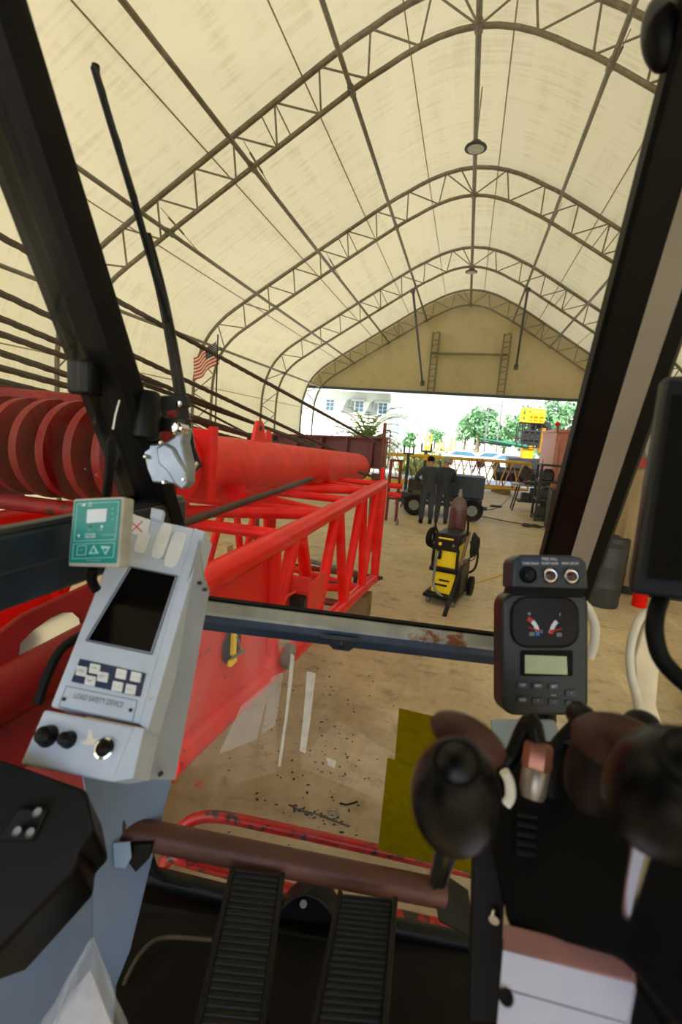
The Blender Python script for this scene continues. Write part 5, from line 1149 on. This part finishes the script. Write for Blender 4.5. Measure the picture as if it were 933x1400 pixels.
MB().prism(rrect(pC, 701, 818, 788, 882, 20, .004), nC*.001).build('gauge_window', mat('gauge_brown', (30, 16, 10), .15, spec=.12), t)
g = MB(); g.tube(rrect(pC, 700, 817, 789, 884, 22, .004), .0022, 6, closed=True); g.build('window_rim', BLKP, t)
def arc(cx_, cy_, r, a0, a1, wd, m, nm_='gauge_scale'):
    pts = [(cx_+math.cos(math.radians(a0+(a1-a0)*k/10))*r, cy_+math.sin(math.radians(a0+(a1-a0)*k/10))*r, cx_+math.cos(math.radians(a0+(a1-a0)*k/10))*(r+wd), cy_+math.sin(math.radians(a0+(a1-a0)*k/10))*(r+wd)) for k in range(11)]
    MB().prism([pC(a, b, .0055) for a, b, c, d in pts]+[pC(c, d, .0055) for a, b, c, d in pts[::-1]], nC*.0004).build(nm_, m, t)
WPR = mat('bright_print', (225, 232, 250), .5)
arc(711, 866, 20, -10, -48, 5.5, WPR); arc(711, 866, 20, -50, -66, 5.5, REDP); arc(711, 866, 20, -8, 6, 5.5, BLUP)
arc(775, 866, 20, 190, 228, 5.5, WPR); arc(775, 866, 20, 188, 180, 5.5, REDP)
for a_, b_ in (((721, 857), (736, 862)), ((766, 859), (750, 862))):
    g = MB(); g.tube([pC(*a_, .0065), pC(*b_, .0065)], [.001, .0018], 6); g.build('needle', REDP, t)
text('gauge_mark', 'H', pC(722, 839, .0058), exC, eyC, .006, WPR, t); text('gauge_mark', 'F', pC(764, 840, .0058), exC, eyC, .006, WPR, t); text('gauge_mark', 'C', pC(739, 863, .0058), exC, eyC, .005, WPR, t); text('gauge_mark', 'E', pC(749, 863, .0058), exC, eyC, .005, WPR, t)
for x, y in ((726, 866), (763, 867)): MB().prism(rrect(pC, x-3.5, y-2.5, x+3.5, y+3, 1, .0055), nC*.0003).build('gauge_symbol', GREYP, t)
MB().prism(rrect(pC, 712, 889, 783, 924, 3, .001), nC*.001).build('screen_bezel', BLK, t)
MB().prism([pC(717, 895, .003), pC(774, 897, .003), pC(775, 922, .003), pC(717, 920, .003)], nC*.0008).build('lcd_screen', LCDG, t)
KY = mat('slate_key', (40, 54, 74), .4)
for i, (x, y, s_) in enumerate(((714, 936, 'CLOCK'), (735, 937, 'INFO'), (757, 938, 'SET'), (780, 947, '+'), (714, 956, 'BUZZER'), (735, 958, '^'), (757, 959, 'v'), (780, 961, '-'))):
    k = MB().prism(rrect(pC, x-7.5, y-4, x+7.5, y+4.5, 1.5, .0008), nC*.002).build('key', KY, t, bevel=.0006); text('key_mark', s_, pC(x, y, .0032), exC, eyC, .0048, WPR, k, width=.011 if len(s_) > 1 else None)
text('lettering', 'Display', pC(757, 950, .0012), exC, eyC, .003, WPR, t)
# free fall switch box
nF = V((.30, -.90, .30)).normalized(); oF = D(752, 783, .84)
def pF(px, py, lift=0.0): return onP(px, py, oF, nF)+nF*lift
exF = (pF(803, 762)-pF(703, 760)).normalized(); eyF = nF.cross(exF).normalized(); eyF = -eyF if eyF.z < 0 else eyF
t = thing('free_fall_switch_box', 'small navy switch box with three round push switches above the gauge cluster', 'switch box', pF(752, 805))
MB().prism([pF(701, 803, 0), pF(702, 770, 0), pF(705, 763, 0), pF(714, 758, 0), pF(780, 759, 0), pF(795, 762, 0), pF(803, 769, 0), pF(805, 806, 0)], -nF*.045).build('housing', mat('navy_plastic', (32, 44, 60), .42), t, bevel=.004, seg=3)
MB().prism([pF(712, 762, .0005), pF(791, 763, .0005), pF(791, 775, .0005), pF(712, 774, .0005)], nF*.0006).build('label_plate', NAVY, t)
text('lettering', 'FREE FALL', pF(751, 764.5, .0015), exF, eyF, .0052, WHTP, t, width=.028)
for x, s_ in ((725, 'THIRD DRUM'), (751.5, 'FRONT DRUM'), (779, 'REAR DRUM')): text('lettering', s_, pF(x, 770.5, .0015), exF, eyF, .0046, WHTP, t, width=.030)
for x, y, m_ in ((722, 786, BLKP), (752, 787, CHROME), (781, 788, CHROME)):
    r_ = .0148; sw = MB().lathe(pF(x, y, 0), nF, [(r_, 0), (r_, .004), (r_*.85, .007), (r_*.75, .004), (r_*.1, .003)], 24).build('push_switch', m_, t); MB().lathe(pF(x, y, .003), nF, [(r_*.6, 0), (r_*.55, .004), (r_*.2, .006)], 18).build('button', BLKG if m_ is BLKP else mat('dark_red_button', (60, 14, 20), .3), sw)
MB().prism([pF(703, 803, -.006), pF(803, 806, -.006), pF(800, 818, -.006), pF(700, 812, -.006)], -nF*.03).build('lower_bracket', BLK, t)
t = thing('display_bracket', 'black stalk bracket holding the gauge cluster to the right console', 'bracket', D(740, 1000, .9)); MB().tube([D(748, 905, .95), D(748, 990, .92), D(742, 1060, .80)], .018, 10).build('stalk', BLKG, t)
# white hoses
g = MB(); g.tube(smoothline([D(798, 825, .95), D(806, 835, .95), D(814, 858, .95), D(812, 882, .95), D(806, 900, .95)], 20), .009, 10); tag(g.build('white_hose', WHTH), 'short white hose arcing behind the gauge cluster', 'hose')
g = MB(); g.tube(smoothline([D(893, 835, .90), D(878, 842, .90), D(868, 862, .89), D(862, 890, .88), D(863, 920, .86), D(870, 950, .84), D(876, 985, .80)], 30), .0075, 10); tag(g.build('white_hose', WHTH), 'long white hose curving down right of the gauge cluster', 'hose')
tag(MB().prism([D(887, 838, 1.0), D(907, 845, 1.0), D(903, 905, .98), D(898, 965, .95), D(912, 1010, .93), D(888, 1010, .93), D(872, 960, .95), D(868, 900, .98)], (.0, .02, 0)).build('cream_trim', CREAMB, bevel=.003), 'cream vertical trim board behind the long white hose', 'trim board')

# black monitor on the right with its arm
nM = V((-.5, -.86, .1)).normalized(); oM = D(900, 660, .60)
t = thing('monitor', 'large black monitor at the right edge, angled toward the seat', 'monitor', D(905, 800, .6))
MB().prism([D(907, 514, .62), D(1040, 510, .56), D(1060, 850, .50), D(952, 824, .56), D(861, 813, .60)], (.01, .045, .0)).build('monitor_case', mat('monitor_plastic', (16, 21, 30), .4, var=.1), t, bevel=.008, seg=3)
MB().prism([D(918, 540, .602), D(1030, 540, .55), D(1040, 800, .49), D(884, 790, .585)], (0, -.002, 0)).build('screen', BLK, t)
g = MB(); g.tube(smoothline([D(905, 815, .60), D(897, 840, .58), D(896, 870, .57), D(908, 905, .56), D(945, 940, .54), D(990, 965, .52)], 24), .010, 12); g.build('arm_tube', BLK, t)
# rear-view mirror top right
t = thing('interior_mirror', 'black rounded mirror housing at the top right corner', 'mirror', D(905, 45, .6))
R_ = Matrix.Rotation(-.25, 3, 'Y'); MB().ell(D(903, 48, .62), (.022, .02, .045), R_).build('housing', BLKP, t); MB().ell(D(938, 30, .62), (.04, .022, .032), R_).build('mirror_body', BLKP, t); MB().cyl(D(930, 20, .62), D(1000, -40, .62), .008, n=10).build('stalk', BLKP, t)

# wiper
t = thing('windshield_wiper', 'long black wiper arm and blade leaning across the left of the windshield', 'wiper', D(266, 640, 1.12))
ap = [D(131, 92, .87), D(150, 150, .88), D(178, 235, .90), D(200, 320, .93), D(221, 400, .96), D(237, 480, .99), D(250, 560, 1.02), D(259, 612, 1.05), D(262, 636, 1.06)]
MB().tube(smoothline(ap[3:], 30), [.010+.004*(i/30) for i in range(31)], 8).build('arm', BLKG, t)
bl = smoothline([D(129, 93, .865), D(152, 170, .875), D(180, 262, .895), D(205, 350, .925), D(232, 440, .96)], 30)
MB().tube(bl, .007, 8).build('blade', BLK, t)
g = MB()
for i in range(0, 30, 6): g.tube([bl[i]+V((.004, -.004, .004)), bl[min(30, i+3)]+V((.010, -.006, .0)), bl[min(30, i+6)]+V((.004, -.004, .004))], .0025, 6)
g.build('blade_bridge', BLKG, t)
MB().lathe(D(131, 94, .865), (0, 0, 1), [(.007, -.005), (.007, .006)], 10).build('end_cap', BLK, t)
MB().tube([D(259, 612, 1.04), D(266, 637, 1.05), D(258, 641, 1.03), D(250, 652, 1.0)], [.012, .018, .014, .009], 12).build('pivot', BLKG, t)
MB().cyl(D(268, 632, 1.03), D(258, 645, 1.02), .008, n=12).build('pivot_bolt', CHROME, t)
# wiper motor
t = thing('wiper_motor', 'grey cast wiper motor bolted to the left pillar by a black bracket', 'motor', D(230, 640, 1.0))
m0 = V((0, .035, 0))
MB().prism([D(x, y, .975) for x, y in ((194, 608), (222, 606), (238, 597), (243, 581), (252, 586), (248, 604), (256, 640), (255, 662), (248, 670), (236, 662), (208, 660), (200, 640))], m0).build('gear_housing', ALU, t, bevel=.004, seg=3)
MB().prism([D(x, y, .965) for x, y in ((213, 612), (224, 606), (236, 612), (243, 626), (255, 645), (256, 662), (248, 670), (238, 661), (228, 645), (216, 634))], (0, .014, 0)).build('cover', ALU, t, bevel=.004, seg=3)
MB().lathe(D(240, 585, .965), (0, -1, .1), [(.014, -.03), (.014, .0), (.010, .002), (.009, .008), (.004, .009)], 18).build('output_boss', CHROME, t)
for x, y in ((201, 624), (226, 659), (222, 605), (253, 655)): MB().lathe(D(x, y, .97), (0, -1, 0), [(.0045, 0), (.0045, .006), (.003, .008)], 10).build('screw', CHROME, t)
MB().lathe(D(198, 601, .95), D(203, 540, .95)-D(198, 601, .95), [(.020, 0), (.026, .004), (.026, .085), (.020, .095)], 22).build('motor_can', BLKP, t)
g = MB(); g.prism([D(x, y, .985) for x, y in ((198, 541), (252, 540), (256, 556), (222, 562), (222, 570), (256, 572), (254, 590), (216, 590), (198, 570))], (0, .02, 0)); g.build('bracket', BLKG, t, bevel=.003)
for x, y in ((217, 549), (245, 552)): MB().lathe(D(x, y, .98), (0, -1, 0), [(.007, 0), (.007, .005), (.004, .006)], 6).build('bolt', CHROME, t)
g = MB(); g.tube([D(262, 690, 1.02), D(256, 620, .99)], .004, 6)

# ---------------- right console, levers (very near the lens, out of focus)
t = thing('right_console', 'black right-hand lever console with a pale sheet metal front and brown edge', 'console', D(780, 1300, .5))
MB().prism([D(655, 1085, .60), D(700, 1010, .66), D(960, 1010, .56), D(1080, 1100, .45), D(1080, 1600, .32), D(860, 1310, .44), D(692, 1265, .52), D(690, 1240, .53)], (.03, .10, -.12)).build('console_body', mat('console_black', (8, 8, 9), .7, spec=.12), t, bevel=.01)
nW = (D(850, 1300, .47)-D(690, 1266, .52)).cross(D(676, 1420, .46)-D(690, 1266, .52)).normalized()
if nW.y > 0: nW = -nW
oW = D(690, 1266, .515)
def pW(px, py, lift=0.0): return onP(px, py, oW, nW)+nW*lift
MB().prism([pW(690, 1263, .002), pW(872, 1308, .002), pW(868, 1345, .002), pW(688, 1299, .002)], -nW*.02).build('edge_strip', BRNS, t, bevel=.002)
MB().prism([pW(688, 1299), pW(868, 1345), pW(858, 1398), pW(684, 1349)], -nW*.02).build('upper_sheet', WCON, t)
MB().prism([pW(684, 1351.5), pW(858, 1400), pW(860, 1560), pW(668, 1560)], -nW*.02).build('lower_sheet', WCON, t)
MB().lathe(pW(693, 1364), nW, [(.007, 0), (.007, .003), (.004, .004)], 16).build('screw', BLKP, t)
MB().prism([D(648, 1120, .62), D(668, 1090, .62), D(690, 1240, .57), D(684, 1400, .50), D(640, 1400, .52)], (.0, .05, 0)).build('side_cheek', mat('cheek_grey', (22, 21, 21), .5, spec=.2), t, bevel=.003)
MB().lathe(D(677, 1250, .555), (-.2, -1, 0), [(.006, 0), (.006, .008)], 10).build('side_bolt', CHROME, t)
g = MB(); pa_ = D(722, 1110, .57)
for k in range(5): MB().tube([D(705, 1112+k*13, .575-.006*k), D(750, 1120+k*13, .575-.006*k)], .005, 8).build('boot_fold', BLK, t)
MB().prism([D(846, 1285, .50), D(1010, 1300, .46), D(1010, 1520, .42), D(852, 1520, .45)], (.02, .06, -.03)).build('side_skirt', MATS['console_black'], t)
# main joystick
def joystick(name, label, c, rad, tilt, base, top):
    t = thing(name, label, 'lever', base, 'black control levers')
    MB().ell(c, rad, tilt, nu=28, nv=20).build('grip', mat('glossy_black_grip', (10, 10, 12), .33, var=.05, spec=.22), t)
    ax = tilt@V((0, 0, 1)); MB().lathe(c+ax*rad[2]*.80, ax, [(rad[0]*.52, 0), (rad[0]*.55, .003), (rad[0]*.48, .008), (rad[0]*.35, .008), (rad[0]*.32, .004), (.001, .004)], 24).build('grip_cap', BLKP, t)
    MB().tube([c-ax*rad[2]*.8, base], [rad[0]*.35, rad[0]*.3], 12).build('shaft', CHROME, t)
    return t
tl = (Matrix.Rotation(-.50, 3, 'X')@Matrix.Rotation(.08, 3, 'Y'))
tl = Quaternion((1, 0, 0), .55).to_matrix()@Quaternion((0, 1, 0), -.06).to_matrix()
joystick('control_lever', 'large glossy black lever knob in front of the lower windshield', D(622, 1092, .36), (.033, .034, .068), tl, D(600, 1200, .5), None)
joystick('control_lever', 'black lever knob at the right edge, mostly in shadow', D(915, 1085, .34), (.042, .04, .062), tl, D(860, 1240, .45), None)
t = thing('leather_cover', 'brown leather lever cover behind the large black knob', 'cover', D(650, 1010, .44)); MB().ell(D(640, 1010, .43), (.036, .022, .018), Quaternion((0, 1, 0), .35).to_matrix()).build('cover_body', BRNL, t)
t = thing('leather_cover', 'brown leather lever cover right of the brass fitting', 'cover', D(850, 1010, .46)); MB().ell(D(850, 1018, .45), (.045, .03, .026), Quaternion((0, 1, 0), .12).to_matrix()).build('cover_body', BRNL, t); MB().ell(D(815, 1055, .46), (.028, .025, .045)).build('cover_side', mat('dark_leather', (26, 14, 12), .5, spec=.2), t)
# copper fitting + clamps
t = thing('hose_fitting', 'copper and steel hose fitting standing between the levers', 'fitting', D(730, 1090, .56))
MB().lathe(D(728, 1092, .56), D(738, 1010, .58)-D(728, 1092, .56), [(.012, 0), (.015, .008), (.016, .03), (.014, .035), (.017, .037), (.017, .043), (.014, .045)], 18).build('barrel', mat('worn_steel', (150, 140, 130), .35, .7), t)
MB().lathe(D(733, 1052, .565), D(738, 1010, .575)-D(733, 1052, .565), [(.0155, 0), (.0165, .003), (.0165, .026), (.014, .03)], 6).build('nut', PINKB, t)
MB().tube(smoothline([D(736, 1015, .57), D(728, 985, .58), D(715, 1000, .59), D(702, 1030, .60), D(690, 1045, .6)], 16), .010, 10).build('clamp', BLKG, t)
t = thing('black_hose', 'black rubber hose hooked between the gauge cluster and the fitting', 'hose', D(760, 1040, .58)); MB().tube(smoothline([D(790, 990, .60), D(770, 1010, .60), D(757, 1030, .59), D(750, 1060, .57), D(752, 1090, .56)], 20), .009, 10).build('hose_body', BLK, t)
MB().tube(smoothline([D(790, 975, .62), D(800, 985, .6), D(795, 1010, .6), D(778, 1030, .59)], 12), .016, 10).build('hose_elbow', BLKG, t)
t = thing('steel_latch', 'rounded dark clamp head above the brown lever cover at right', 'clamp', D(880, 990, .55)); MB().ell(D(878, 990, .55), (.020, .018, .015)).build('clamp_head', BLKG, t); MB().lathe(D(872, 1012, .5), (.3, -1, .3), [(.012, 0), (.010, .006), (.004, .008)], 14).build('steel_ring', ALU, t)
tag(MB().prism([D(672, 985, .75), D(760, 985, .76), D(800, 1100, .66), D(690, 1100, .66)], (0, .02, -.01)).build('light_tray', mat('pale_blue_plate', (150, 170, 200), .4, .2), bevel=.003), 'pale blue-grey plate behind the copper fitting', 'plate')
g = MB(); g.tube(smoothline([D(690, 1055, .56), D(697, 1070, .56), D(698, 1090, .56), D(692, 1100, .56)], 12), .006, 8); tag(g.build('white_tube', WHTH), 'short bright white tube beside the large black knob', 'tube')
